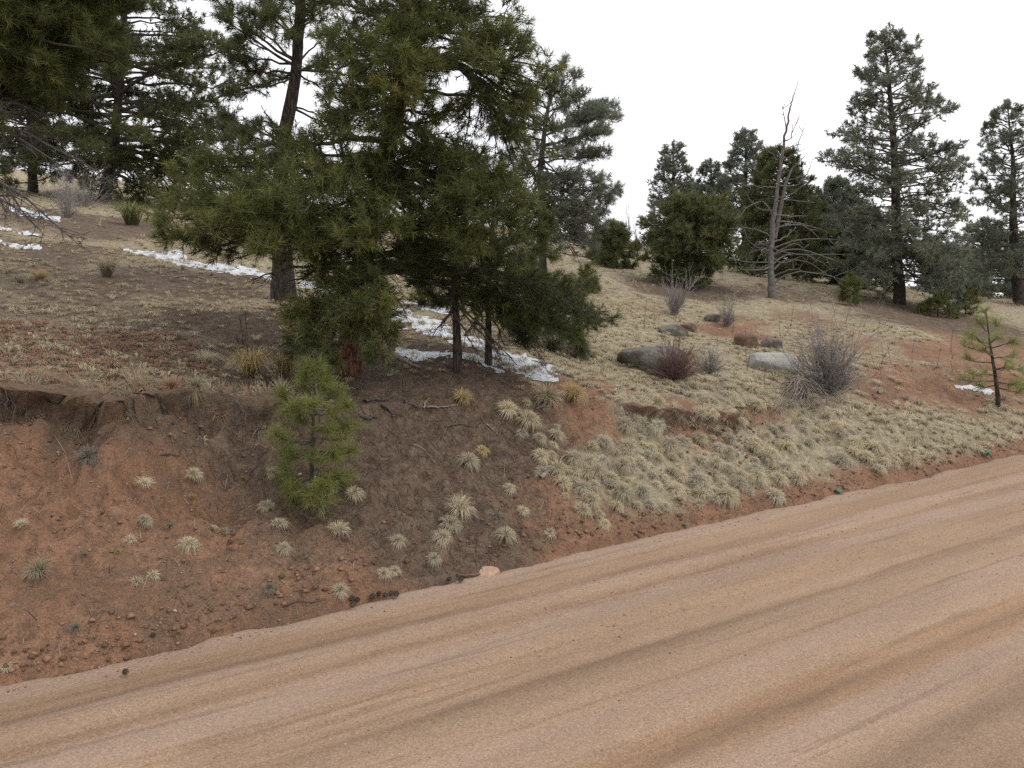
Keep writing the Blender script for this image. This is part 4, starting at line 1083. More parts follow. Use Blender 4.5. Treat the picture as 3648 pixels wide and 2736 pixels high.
rock('rock', 'small dark rock right of the low mossy rock', 2455, 1180, 55, 30, 'rock_red', 251, .8)
rock('rock', 'small mossy rock behind the rusty red rock, under a shrub', 2540, 1150, 60, 26, 'granite_lichen', 261, .8)
rock('rock', 'pinkish rounded stone half buried at the road edge', 1738, 2070, 92, 42, 'rock_pink', 271, .7, sink=.35)
rock('rock', 'small pinkish stone beside the rounded stone at the road edge', 1856, 2046, 34, 15, 'rock_pink', 281, .8, sink=.35)
for i, (x, y, w, lab) in enumerate(((1118, 1716, 15, 'white stone chip behind the sapling stem'), (1068, 1696, 14, 'white stone chip left of the sapling stem'), (1198, 1735, 18, 'white stone chip right of the sapling'),
                                    (622, 2196, 14, 'small white stone near the foot of the left bank'), (480, 2265, 11, 'thin white stone near the left road edge'), (1278, 2322, 18, 'white stone lying on the road'), (1806, 2306, 14, 'white pebble in the middle of the road'))):
    rock('stone', lab, x, y, w, w * .6, 'snow' if i < 3 else 'granite', 300 + i * 7, .7, 'loose pale stones')

# ------------------------------------------------------------------ dry bunch grass
def tuft_arrays(nb, h, spread, droop, seed, segs=3, w=.0058, bias=0.0):
    """blades of one bunch about the origin: verts, faces list, tint"""
    r = np.random.default_rng(seed)
    az = r.uniform(0, 2 * np.pi, nb); k = r.uniform(0, 1, nb) ** .7
    az = az - bias * np.sin(az)
    out = np.stack([np.cos(az), np.sin(az), 0 * az], -1)
    k = k * (1 - .45 * bias * (1 - np.cos(az)) * .5)
    reach = h * spread * (.10 + .95 * k) * r.uniform(.7, 1.15, nb)
    rise = h * (1.0 - .30 * k) * r.uniform(.75, 1.1, nb)
    o = out * (r.uniform(0, .22, nb) * spread * h)[:, None]
    q = np.linspace(0, 1, segs + 1)
    b2 = (1.0 + droop * 1.1 * k)[:, None]; a2 = (1.0 + droop * .9 * k)[:, None]
    pth = o[:, None] + out[:, None] * (reach[:, None] * q ** 1.15)[..., None] + UP * (rise[:, None] * (1.25 * a2 * q - .55 * a2 * b2 * q ** 2))[..., None]
    sw = np.stack([-np.sin(az), np.cos(az), 0 * az], -1) * r.normal(0, .22, (nb, 1)) * h
    pth += sw[:, None] * (q ** 1.5)[None, :, None] + r.normal(0, .02, pth.shape) * h * q[None, :, None]
    d = unit(out + UP * .8)
    side = unit(np.cross(d, UP) + r.normal(0, .35, d.shape)) * w * .5
    ww = 1 - .7 * q[:-1]
    A = pth[:, :-1] + side[:, None] * ww[None, :, None]; B = pth[:, :-1] - side[:, None] * ww[None, :, None]
    nv = 2 * segs + 1
    V = np.concatenate([np.stack([A, B], 2).reshape(nb, 2 * segs, 3), pth[:, -1:]], 1)
    base = np.arange(nb)[:, None] * nv
    quads = [np.stack([base[:, 0] + 2 * s, base[:, 0] + 2 * s + 1, base[:, 0] + 2 * s + 3, base[:, 0] + 2 * s + 2], -1) for s in range(segs - 1)]
    tri = np.stack([base[:, 0] + 2 * segs - 2, base[:, 0] + 2 * segs - 1, base[:, 0] + 2 * segs], -1)
    qq_ = np.concatenate([np.repeat(q[:-1], 2), [1.0]])[None]
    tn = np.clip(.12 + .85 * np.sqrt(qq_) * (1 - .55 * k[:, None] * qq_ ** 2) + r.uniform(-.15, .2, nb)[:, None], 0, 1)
    return V.reshape(-1, 3), (np.concatenate(quads) if quads else np.zeros((0, 4), int)), tri, tn.reshape(-1)

TUFTS = {}
def tuft_mesh(kind, i):
    key = (kind, i)
    if key not in TUFTS:
        par = {'bank': (330, .135, .95, 1.3), 'tall': (260, .22, .75, .9), 'small': (160, .09, 1.0, 1.2), 'mop': (420, .145, 1.0, 1.45), 'low': (200, .07, 1.8, .5)}[kind]
        V, q, t3, tn = tuft_arrays(par[0], par[1], par[2], par[3], 900 + i * 17 + len(kind) * 131, 3, .0044, .75 if kind in ('mop', 'bank', 'tall', 'small') else .2)
        me_o = mesh_obj('grass_tuft_source', V, [q, t3], None, None, {'tint': tn})
        me = me_o.data; bpy.data.objects.remove(me_o)
        TUFTS[key] = me
    return TUFTS[key]
_matmesh = {}
def place_tuft(name, kind, pos, scale, mat, label, group, cat='grass tuft'):
    i = int(rng.integers(0, 3))
    key = (kind, i, mat)
    if key not in _matmesh:
        me = tuft_mesh(kind, i).copy(); me.materials.clear(); me.materials.append(M[mat]); _matmesh[key] = me
    o = bpy.data.objects.new(name, _matmesh[key]); COL.objects.link(o)
    e = .1
    nx = -(height(np.array([pos[0] + e]), np.array([pos[1]]), False) - height(np.array([pos[0] - e]), np.array([pos[1]]), False))[0] / (2 * e)
    ny = -(height(np.array([pos[0]]), np.array([pos[1] + e]), False) - height(np.array([pos[0]]), np.array([pos[1] - e]), False))[0] / (2 * e)
    nrm = Vector((nx * .8, ny * .8, 1)).normalized()
    qt = nrm.to_track_quat('Z', 'Y')
    o.rotation_mode = 'QUATERNION'
    from mathutils import Quaternion
    # blades comb downhill
    loc = qt.inverted() @ Vector((nx, ny, 0))
    o.rotation_quaternion = qt @ Quaternion((0, 0, 1), math.atan2(loc.y, loc.x) + rng.normal(0, .55))
    o.location = (pos[0], pos[1], pos[2] - .01)
    o.scale = (scale, scale, scale * rng.uniform(.85, 1.15))
    return tag(o, label, cat, group)

SPARSE = [  # photo x, foot y, width in px, kind, material, label
    (1662, 1650, 85, 'mop', 'grass', 'pale dry grass tuft alone on dark needle litter, highest of the bank'),
    (1628, 1835, 95, 'tall', 'grass', 'tall straw tuft above a cluster of three, mid bank'),
    (1600, 1880, 90, 'mop', 'grass', 'pale tuft below the tall straw tuft, centre of its cluster'),
    (1572, 1920, 80, 'mop', 'grass', 'lowest pale tuft of the mid-bank cluster'),
    (1795, 1915, 80, 'mop', 'grass', 'dense pale tuft beside grey twigs, right of the mid-bank cluster'),
    (1415, 1930, 62, 'bank', 'grass', 'pale tuft with curled blades left of the mid-bank cluster'),
    (1543, 1998, 60, 'bank', 'grass', 'drooping tuft low on the bank above the pink stone'),
    (1365, 2052, 55, 'bank', 'grass', 'left tuft of the drooping pair near the road'),
    (1405, 2040, 50, 'bank', 'grass', 'right tuft of the drooping pair near the road'),
    (1212, 2115, 62, 'bank', 'grass', 'pale tuft just above the dark cones at the road edge'),
    (1008, 1960, 62, 'mop', 'grass', 'grey green rounded tuft below and left of the sapling'),
    (668, 1950, 85, 'mop', 'grass', 'largest rounded grey tuft on the bare left bank'),
    (513, 1865, 62, 'mop', 'grass', 'rounded pale tuft above and left of the largest grey tuft'),
    (515, 1735, 62, 'low', 'grass', 'flat pale tuft high on the red bank'),
    (686, 1700, 58, 'bank', 'grass', 'pale tuft beside a yellow dry plant, upper red bank'),
    (950, 1815, 62, 'bank', 'grass', 'grey tuft left of the sapling foot, upper of two'),
    (992, 1880, 62, 'bank', 'grass', 'straw tuft left of the sapling foot, lower of two'),
    (972, 1700, 60, 'bank', 'grass', 'pale tuft touching the left side of the sapling'),
    (1262, 1770, 66, 'bank', 'grass', 'pale drooping tuft at the right side of the sapling'),
    (1205, 1905, 75, 'tall', 'grass', 'long drooping tuft right below the sapling'),
    (1200, 1755, 40, 'small', 'grass', 'small pale tuft behind the sapling'),
    (78, 1868, 55, 'low', 'grass', 'small pale tuft at the left edge of the red bank'),
    (140, 2055, 100, 'tall', 'grass_dull', 'large dull brown drooping tuft at the lower left bank'),
    (20, 2385, 60, 'low', 'grass', 'pale tuft at the left edge, just above the road'),
    (485, 2075, 40, 'small', 'grass', 'left blade cluster of the little withered pair'),
    (545, 2055, 42, 'small', 'grass', 'right blade cluster of the little withered pair'),
    (460, 1925, 40, 'small', 'grass', 'small tuft left of the largest grey tuft'),
    (1812, 1745, 50, 'bank', 'grass', 'slim tuft left of the fallen forked stick'),
    (1858, 1830, 50, 'bank', 'grass', 'slim tuft below the fallen forked stick'),
    (755, 1885, 28, 'small', 'grass', 'tiny tuft between the largest grey tuft and the sapling'),
    (797, 1905, 40, 'small', 'grass_dull', 'tiny dull tuft left of the rounded sapling tuft'),
    (1955, 1905, 40, 'small', 'grass', 'small tuft low on the bank beside the dense stand'),
    (890, 1340, 150, 'tall', 'grass_gold', 'tall golden tuft at the crest above the sapling'),
    (728, 1300, 90, 'tall', 'grass', 'pale tall tuft on the upper slope, left of the golden one'),
    (1010, 1330, 120, 'tall', 'grass_gold', 'wide straw tuft behind the sapling top'),
    (380, 985, 90, 'tall', 'grass_dull', 'yellowish tuft high on the upper slope'),
    (140, 1000, 60, 'tall', 'grass_gold', 'thin upright golden stalks on the upper left slope'),
    (1640, 1430, 70, 'tall', 'grass_gold', 'golden tuft at the crest below the thin pines'),
    (2030, 1425, 90, 'tall', 'grass_gold', 'golden tuft overhanging the crest beside the snow end'),
    (1940, 1440, 110, 'tall', 'grass_dull', 'dull tuft at the crest left of the snow end'),
    (500, 1385, 110, 'mop', 'grass_dull', 'grey sod tuft hanging over the left lip'),
    (700, 1410, 100, 'mop', 'grass_dull', 'dark grey sod tuft hanging at the right end of the left lip'),
    (610, 1390, 90, 'mop', 'grass_rust', 'rusty sod tuft hanging over the middle of the left lip'),
    (330, 1355, 90, 'mop', 'grass_dull', 'brown sod tuft hanging over the left lip near the roots'),
    (130, 1360, 110, 'mop', 'grass_rust', 'rusty sod clump at the lip near the left edge'),
    (1160, 1330, 60, 'tall', 'grass_gold', 'straw tuft beneath the low green bough'),
    (1715, 1610, 50, 'bank', 'grass_gold', 'small golden tuft right of the highest pale tuft'),
]
gpos = G([a[0] for a in SPARSE], [a[1] for a in SPARSE])
for a, g_ in zip(SPARSE, gpos):
    w0 = {'bank': .25, 'tall': .30, 'small': .15, 'mop': .30, 'low': .26}[a[3]]
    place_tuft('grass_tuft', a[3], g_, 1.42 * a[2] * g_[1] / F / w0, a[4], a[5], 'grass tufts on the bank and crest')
PLANTS = [(320, 1640, 150, 'mop', 'shrub_grey', 'dark grey cushion shrub on the red bank'), (610, 1880, 80, 'low', 'shrub_grey', 'small grey mat plant beside yellow leaves'), (545, 1765, 30, 'low', 'shrub_grey', 'tiny grey plant below the cushion shrub'),
          (870, 1710, 50, 'low', 'plant_yellow', 'dried yellow plant left of the sapling'), (688, 1790, 40, 'low', 'plant_yellow', 'dried yellow plant above the mat plant'), (712, 1838, 40, 'low', 'plant_yellow', 'dried yellow plant right of the mat plant'),
          (300, 1975, 55, 'low', 'shrub_grey', 'small grey plant low on the left bank'), (420, 1975, 50, 'low', 'plant_yellow', 'yellowish dry plant low on the left bank'), (270, 2250, 70, 'bank', 'shrub_grey', 'withered grey stalk plant near the left road edge'),
          (960, 2110, 70, 'bank', 'shrub_grey', 'withered dark plant above the road, below the sapling'), (1770, 1840, 90, 'low', 'shrub_grey', 'grey twiggy mat behind the dense pale tuft'), (470, 800, 190, 'tall', 'plant_green', 'olive green low shrub on the slope below the dense pine'),
          (2900, 985, 90, 'low', 'plant_bright', 'bright yellow green low shrub beyond the snag')]
M['shrub_grey'] = grass_material('plant_grey', (0.068, 0.056, 0.044), (0.145, 0.125, 0.100), (0.240, 0.212, 0.175))
M['plant_yellow'] = grass_material('plant_yellow', (0.06, 0.045, 0.018), (0.20, 0.145, 0.04), (0.36, 0.28, 0.10))
M['plant_green'] = grass_material('plant_olive', (0.06, 0.062, 0.03), (0.13, 0.135, 0.06), (0.20, 0.20, 0.09))
M['plant_bright'] = grass_material('plant_bright', (0.10, 0.11, 0.02), (0.22, 0.23, 0.04), (0.32, 0.32, 0.07))
for x, y, w, kd, mt, lab in PLANTS:
    g_ = G1(x, y); w0 = {'bank': .25, 'tall': .30, 'low': .26, 'mop': .30}[kd]
    place_tuft('small_plant', kd, g_, w * g_[1] / F / w0, mt, lab, 'small plants on the slope', 'plant')

def poisson(n, u0, u1, v0, v1, rmin, dens_fn, tries=4):
    """scatter points in road coordinates, thinned by a density function and a minimum distance"""
    cell = {}
    out = []
    N = n * tries
    u = rng.uniform(u0, u1, N); v = rng.uniform(v0, v1, N)
    x, y = xy(u, v)
    k = rng.uniform(0, 1, N) < dens_fn(x, y, u, v)
    x, y = x[k], y[k]
    z = height(x, y)
    px, py = project(np.stack([x, y, z], -1))
    vis = (px > -350) & (px < W + 350) & (y > 3) & (py > 400)
    for X, Y, Z in zip(x[vis], y[vis], z[vis]):
        c = (int(X / rmin), int(Y / rmin))
        ok = True
        for i in (-1, 0, 1):
            for j in (-1, 0, 1):
                for q in cell.get((c[0] + i, c[1] + j), ()):
                    if (q[0] - X) ** 2 + (q[1] - Y) ** 2 < rmin * rmin: ok = False; break
        if ok:
            cell.setdefault(c, []).append((X, Y)); out.append((X, Y, Z))
            if len(out) >= n: break
    return np.array(out).reshape(-1, 3)

def d_bank(x, y, u, v):
    l, g_, dk_, b_ = zones(x, y)
    cl = smooth(-.12, .18, fbm(x * 1.4, y * 1.4, 2, 401))
    return np.clip(g_ * (1 - .55 * l) * (1 - .9 * b_), 0, 1) * (.12 + .88 * cl) * (v < 1.9 + .25 * smooth(6, 11, u) * 2)
bank_pts = poisson(1500, U_GRASS - .8, 16, .12, 3.0, .105, d_bank, 10)
order = np.argsort(np.linalg.norm(bank_pts - np.array([0, 0, EYE]), axis=1))
bank_pts = bank_pts[order]
for bx_, by_, bw_ in ((2340, 1335, 255), (2750, 1335, 205), (2665, 1245, 95), (2752, 1250, 75), (2400, 1200, 110), (2455, 1185, 55)):
    for g_ in G(bx_ + rng.uniform(-.6, .6, 5) * bw_, by_ + rng.uniform(-6, 14, 5)):
        bank_pts = np.concatenate([bank_pts, g_[None]])
STAND = [((1900, 1760), 'among the first tufts right of the needle litter'), ((2150, 1480), 'just below the crest beside the snow end'), ((2150, 1760), 'in the loose group above the near green scrap'),
         ((2480, 1620), 'in the middle of the stand below the terrace lip'), ((2400, 1800), 'low in the stand close to the road edge'), ((2850, 1600), 'below the fallen brush of the large shrub'), ((2800, 1700), 'in the row hanging over the ditch by the flat green scrap'),
         ((3250, 1560), 'in the stand between large shrub and right sapling'), ((3450, 1600), 'in the stand by the crumpled green plastic')]
_sg = G([a[0][0] for a in STAND], [a[0][1] for a in STAND])
for g_ in bank_pts[:235]:
    w_ = STAND[int(np.argmin(((_sg - g_) ** 2).sum(1)))][1]
    kd = str(rng.choice(['mop', 'bank', 'bank', 'mop', 'small']))
    what = {'mop': 'full drooping pale tuft', 'bank': 'pale dry tuft', 'small': 'small pale tuft'}[kd]
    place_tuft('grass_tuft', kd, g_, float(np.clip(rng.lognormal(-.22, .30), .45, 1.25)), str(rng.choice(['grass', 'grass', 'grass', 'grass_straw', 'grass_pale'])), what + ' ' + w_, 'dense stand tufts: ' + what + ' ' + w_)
grass_stand_done = True

def grass_field(name, pts, label, mat, lod, smin, smax, seed):
    """many bunches as one mass"""
    r = np.random.default_rng(seed)
    nb, sg, wd = {0: (48, 2, .0062), 1: (23, 2, .010), 2: (16, 1, .017)}[lod]
    protos = [tuft_arrays(nb, 1.0, .85, .9, seed + j, sg, wd / .13) for j in range(6)]
    bf = Buf()
    kind = r.integers(0, 6, len(pts))
    for j in range(6):
        pp = pts[kind == j]
        if not len(pp): continue
        V, q, t3, tn = protos[j]
        n = len(pp); a = r.uniform(0, 6.28, n); s = r.uniform(smin, smax, n)
        ca, sa = np.cos(a) * s, np.sin(a) * s
        VV = np.stack([V[None, :, 0] * ca[:, None] - V[None, :, 1] * sa[:, None], V[None, :, 0] * sa[:, None] + V[None, :, 1] * ca[:, None], V[None, :, 2] * (s * r.uniform(.7, 1.2, n))[:, None]], -1)
        e = .1
        gx = (height(pp[:, 0] + e, pp[:, 1], False) - height(pp[:, 0] - e, pp[:, 1], False)) / (2 * e); gy = (height(pp[:, 0], pp[:, 1] + e, False) - height(pp[:, 0], pp[:, 1] - e, False)) / (2 * e)
        VV[..., 2] += VV[..., 0] * gx[:, None] * .8 + VV[..., 1] * gy[:, None] * .8
        VV = VV + pp[:, None] - UP * .01
        T = np.clip(tn[None] + r.normal(0, .12, n)[:, None], 0, 1)
        off = (np.arange(n) * len(V))[:, None, None]
        b0 = bf.n
        bf.v.append(VV.reshape(-1, 3)); bf.n += n * len(V)
        if len(q): bf.f.setdefault(4, []).append((q[None] + off).reshape(-1, 4) + b0)
        bf.f.setdefault(3, []).append((t3[None] + off).reshape(-1, 3) + b0)
        bf.a.setdefault('tint', []).append(T.reshape(-1))
    o = bf.build(name, M[mat])
    return tag(o, label, None, None, 'stuff')
grass_field('grass', bank_pts[235:], 'remaining pale bunch grass of the bank', 'grass', 0, .08, .17, 501)

def d_terrace(x, y, u, v):
    l, g_, dk_, b_ = zones(x, y)
    cl = smooth(-.35, .15, fbm(x * .9, y * .9, 3, 403))
    return np.clip(g_ * (1 - .75 * l) * (1 - .92 * b_), 0, 1) * (.15 + .85 * cl) * smooth(-1.0, 3.0, u + .25 * v) * (y < 15)
def d_left(x, y, u, v):
    l, g_, dk_, b_ = zones(x, y)
    cl = smooth(-.2, .3, fbm(x * 1.1, y * 1.1, 3, 405))
    return np.clip(.08 + g_ * (1 - .8 * l), 0, 1) * (.12 + .7 * cl) * smooth(3.0, -1.0, u + .25 * v) * (v > 2.0)
def d_far(x, y, u, v):
    l, g_, dk_, b_ = zones(x, y)
    cl = smooth(-.4, .1, fbm(x * .6, y * .6, 3, 407))
    return np.clip(g_ * (1 - .75 * l) * (1 - .9 * b_), 0, 1) * (.2 + .8 * cl) * (y >= 14.6) * np.clip(20 / y, 0, 1)
grass_field('grass', poisson(3300, -1, 18, 1.7, 12, .06, d_terrace, 9), 'dry pale grass carpet on the terrace and slope', 'grass_straw', 1, .05, .125, 511)
grass_field('grass', poisson(1300, -12, 4, 2.0, 14, .11, d_left, 7), 'scattered dull tufts on the needle-strewn upper slope', 'grass_dull', 1, .07, .18, 521)
grass_field('grass', poisson(1500, -12, 4, 2.0, 12, .08, d_left, 14), 'scattered pale tufts on the needle-strewn upper slope', 'grass', 1, .05, .14, 525)
grass_field('grass', poisson(11000, -10, 40, 6, 40, .07, d_far, 8), 'dry grass covering the far hillside', 'grass_straw', 2, .075, .16, 531)
_sx = rng.uniform(450, 2010, 300)
_sy = np.interp(_sx, [440, 700, 960, 1220, 1420, 1680, 1860, 2010], [895, 942, 992, 1060, 1123, 1213, 1290, 1330]) + rng.normal(0, 24, 300)
grass_field('grass', G(_sx, _sy), 'dull grass blades poking through the old snow', 'grass_dull', 1, .05, .13, 561)
def d_rust(x, y, u, v):
    return area(x, y, RUST, 409) * (v > 1.9)
grass_field('ground_cover', poisson(900, -8, 2, 1.9, 6, .05, d_rust, 14), 'rusty dried ground cover along the crest at the left', 'grass_rust', 1, .05, .11, 541)

def lip_points(u0, u1, step):
    out = []
    for u in np.arange(u0, u1, step):
        v = np.linspace(.6, 3.6, 160); x, y = xy(np.full_like(v, u), v)
        gr_, g0_ = height(x, y, True, True)
        k = np.where((gr_ < .8) & (g0_ > .09))[0]
        if len(k):
            vv = v[k[0]] + rng.uniform(-.06, .05)
            X, Y = xy(u, vv); out.append((X, Y, float(height(np.array([X]), np.array([Y]))[0])))
    return np.array(out).reshape(-1, 3)
_lp = lip_points(-4, 2.4, .028)
grass_field('sod_fringe', _lp[::2], 'matted grey brown sod hanging along the left lip', 'grass_dull', 0, .08, .17, 551)
grass_field('sod_fringe', _lp[1::3], 'rusty dry sod hanging along the left lip', 'grass_rust', 0, .07, .14, 553)
grass_field('sod_fringe', lip_points(4.8, 8.3, .03), 'pale grass fringe hanging along the terrace lip', 'grass', 0, .07, .14, 555)

# ------------------------------------------------------------------ litter, pebbles, clods (uncountable)
M['litter_needles'] = grass_material('fallen_needles', (0.060, 0.034, 0.025), (0.125, 0.075, 0.056), (0.225, 0.155, 0.118))
def fallen_needles(n, dens_fn, u0, u1, v0, v1, lo, hi, wd, label, mat):
    N = n * 6
    u = rng.uniform(u0, u1, N); v = rng.uniform(v0, v1, N); x, y = xy(u, v)
    k = rng.uniform(0, 1, N) < dens_fn(x, y, u, v); x, y = x[k][:n], y[k][:n]
    n = len(x)
    z = height(x, y) + .004
    a = rng.uniform(0, np.pi * 2, n); L = rng.uniform(lo, hi, n)
    dx, dy = np.cos(a) * L, np.sin(a) * L
    z2 = height(x + dx, y + dy) + rng.uniform(.002, .03, n)
    p0 = np.stack([x, y, z], -1); p1 = np.stack([x + dx, y + dy, z2], -1)
    mid = (p0 + p1) / 2 + UP * rng.uniform(0, .02, n)[:, None]
    s = np.stack([-np.sin(a), np.cos(a), 0 * a], -1) * wd * .5
    V = np.stack([p0 - s, p0 + s, mid + s, mid - s, p1], 1).reshape(-1, 3)
    b = np.arange(n)[:, None] * 5
    o = mesh_obj('needle_litter', V, [b + np.array([0, 1, 2, 3]), b + np.array([3, 2, 4])], M[mat], None, {'tint': np.repeat(rng.uniform(0, 1, n) ** 1.4, 5)})
    tag(o, label, None, None, 'stuff')
fallen_needles(26000, lambda x, y, u, v: .06 + .94 * area(x, y, LITTER, 51), -6, 9, .05, 6, .05, .11, .004, 'brown fallen pine needles on the bank and slope', 'litter_needles')
fallen_needles(2600, lambda x, y, u, v: .5 + 0 * x, -6, 12, .05, 4, .05, .15, .0045, 'grey twig bits scattered on the bank', 'grass_dull')

def lumps(name, n, dens_fn, u0, u1, v0, v1, lo, hi, mat, label, zfn=None, seed=0, flat=.6):
    N = n * 8
    u = rng.uniform(u0, u1, N); v = rng.uniform(v0, v1, N)
    x, y = xy(u, v)
    k = rng.uniform(0, 1, N) < dens_fn(x, y, u, v); x, y, u, v = x[k][:n], y[k][:n], u[k][:n], v[k][:n]
    n = len(x)
    z = height(x, y) if zfn is None else zfn(u, v)
    base = np.array([[1, 0, 0], [0, 1, 0], [-1, 0, 0], [0, -1, 0], [0, 0, 1], [0, 0, -1.]])
    f = np.array([[0, 1, 4], [1, 2, 4], [2, 3, 4], [3, 0, 4], [1, 0, 5], [2, 1, 5], [3, 2, 5], [0, 3, 5]])
    s = lo + (hi - lo) * rng.uniform(0, 1, n) ** 3
    a = rng.uniform(0, 6.28, n)
    V = base[None] * s[:, None, None] * rng.uniform(.55, 1.25, (n, 6, 1)) * np.array([1, 1, flat])
    V = np.stack([V[..., 0] * np.cos(a)[:, None] - V[..., 1] * np.sin(a)[:, None], V[..., 0] * np.sin(a)[:, None] + V[..., 1] * np.cos(a)[:, None], V[..., 2]], -1)
    V += np.stack([x, y, z + s * flat * .35], -1)[:, None]
    F_ = (f[None] + (np.arange(n) * 6)[:, None, None]).reshape(-1, 3)
    o = mesh_obj(name, V.reshape(-1, 3), F_, M[mat], None, {'tint': np.repeat(rng.uniform(0, 1, n), 6)})
    tag(o, label, None, None, 'stuff')
M['pebble'] = grass_material('pebbles', (0.16, 0.085, 0.055), (0.27, 0.165, 0.115), (0.45, 0.36, 0.29))
M['pebble_road'] = grass_material('road_pebbles', (0.15, 0.10, 0.075), (0.33, 0.225, 0.165), (0.52, 0.43, 0.37))
M['clod'] = grass_material('earth_clods', (0.105, 0.064, 0.043), (0.190, 0.114, 0.072), (0.29, 0.175, 0.11))
from math import pi
def rz_vec(u, v):
    iu = np.clip(np.searchsorted(ru, u), 0, len(ru) - 1)
    iv = np.clip(np.searchsorted(rv, v), 0, len(rv) - 1)
    return RZ[iv, iu]
lumps('pebbles', 5000, lambda x, y, u, v: np.clip(1 - zones(x, y)[0] - .6 * zones(x, y)[1], .05, 1), -6, 12, .05, 2.3, .004, .016, 'pebble', 'small stones on the bare red bank')
lumps('clods', 3200, lambda x, y, u, v: np.clip(.25 + 1.5 * fbm(u * 1.2, v * 2, 2, 421), 0, 1), -6, 10, .03, 2.1, .005, .028, 'clod', 'crumbled earth clods on the bank')
lumps('clods', 1500, lambda x, y, u, v: np.clip(.45 + 2.0 * fbm(u * 1.1, v * 3, 2, 423), 0, 1) * (.35 + .65 * smooth(4, 0, u)), -6, 13, -.03, .30, .006, .04, 'clod', 'dark berm of crumbled clods along the road edge')
lumps('gravel', 3500, lambda x, y, u, v: smooth(.28, .0, np.abs(v)) * np.clip(.5 + 1.2 * fbm(u * .9, v * 2, 2, 427), .1, 1), -6, 14, -.3, .28, .003, .012, 'pebble', 'spilled gravel between road and bank', lambda u, v: np.where(v < .08, np.maximum(rz_vec(u, v), height(*xy(u, v))), height(*xy(u, v))))
lumps('pebbles', 6500, lambda x, y, u, v: np.clip(.35 + 1.6 * fbm(u * .25, v * 2.4, 2, 425), .04, 1) * np.clip(1.2 - (u + v * .3) / 14, .1, 1), -5, 14, -5.2, -.02, .002, .010, 'pebble_road', 'loose gravel on the road surface', rz_vec)

def stalks():
    bf = Buf()
    pp = G(rng.uniform(2250, 3450, 46), rng.uniform(1130, 1400, 46))
    for g_ in pp:
        hh = rng.uniform(.25, .5); e = g_ + np.array([rng.normal(0, .04), rng.normal(0, .04), hh])
        m_ = (g_ + e) / 2 + rng.normal(0, .015, 3)
        bf.add(*tubes(np.array([[g_, m_, e]]), np.array([[.0035, .003, .002]]), 4))
        for j in range(4):
            a_ = g_ * (1 - .6 - .1 * j) + e * (.6 + .1 * j); b_ = a_ + np.array([rng.normal(0, .03), rng.normal(0, .03), .03])
            bf.add(*tubes(np.array([[a_, b_]]), np.array([[.002, .0015]]), 3))
    tag(bf.build('dry_stalks', M['shrub_red']), 'thin dry weed stalks standing in the grass', None, None, 'stuff')
stalks()

def d_scarp(x, y, u, v):
    gr_, g0_ = height(x, y, True, True)
    return ((gr_ > .7) & (gr_ < 1.7)).astype(float) * (g0_ > .07)
lumps('clods', 700, d_scarp, -5, 2.6, .8, 3.2, .006, .03, 'clod', 'broken earth lumps under the left lip', flat=.8)
lumps('clods', 500, d_scarp, 4.6, 8.4, .5, 2.6, .010, .036, 'clod', 'broken earth lumps under the terrace lip', flat=.8)
def hanging_roots():
    bf = Buf()
    for g_ in _lp[rng.integers(0, len(_lp), 90)]:
        a_ = g_ + np.array([SU * .12, -CU * .12, -.02]) + rng.normal(0, .03, 3); n_ = 6
        st_ = np.stack([rng.normal(0, .02, n_) + SU * .015, rng.normal(0, .02, n_) - CU * .015, -rng.uniform(.015, .06, n_)], -1)
        pth = a_ + np.concatenate([[np.zeros(3)], np.cumsum(st_, 0)])
        bf.add(*tubes(pth[None], np.linspace(.0045, .0018, n_ + 1)[None] * rng.uniform(.6, 1.6), 4))
    tag(bf.build('hanging_roots', M['dead']), 'fine dead roots hanging from the left lip', None, None, 'stuff')
hanging_roots()

# ------------------------------------------------------------------ cones, sticks and litter
def cone_mesh():
    bf = Buf()
    v, f = ICO1
    bf.add(v * np.array([.022, .022, .032]), f, tint=np.full(len(v), .1))
    k = 0
    for r_ in range(7):
        zz = -.028 + r_ * .009; rad = .030 * math.sqrt(max(.05, 1 - (zz / .036) ** 2))
        for j in range(9):
            a = (j + .5 * (r_ % 2)) * 2 * pi / 9
            c, s_ = math.cos(a), math.sin(a)
            t = np.array([-s_, c, 0])
            p = np.array([c * rad * .6, s_ * rad * .6, zz]); q = np.array([c * rad * 1.25, s_ * rad * 1.25, zz + .008])
            bf.add(np.array([p, q + t * .008, q - t * .008, q + np.array([0, 0, .004])]), np.array([[0, 1, 3], [0, 3, 2], [0, 2, 1]]), tint=np.array([.1, .7, .7, .9]))
    o = bf.build('pine_cone', M['cone']); me = o.data; bpy.data.objects.remove(o)
    return me
M['cone'] = grass_material('cone_scales', (0.095, 0.072, 0.056), (0.21, 0.165, 0.13), (0.33, 0.27, 0.22))
cme = cone_mesh()
CONES = [(1274, 2167, 'leftmost pine cone of the row at the road edge'), (1328, 2160, 'second pine cone of the row at the road edge'), (1350, 2140, 'pine cone above and beside the second cone of the row'), (1372, 2152, 'pine cone in the middle of the row at the road edge'),
         (1395, 2150, 'pine cone left of the biggest cone in the row'), (1412, 2148, 'biggest pine cone at the right end of the row'), (1600, 2094, 'dark pine cone left of the pink stone'), (1643, 2094, 'dark pine cone just below the pink stone'),
         (1255, 2188, 'pine cone lying below the row, on the road edge'), (448, 2434, 'pine cone alone at the left road edge, reddish'), (545, 2280, 'grey pine cone on the left berm'), (1255, 2160, 'small cone above the row start'), (1022, 1895, 'pine cone resting on a grey tuft below the sapling')]
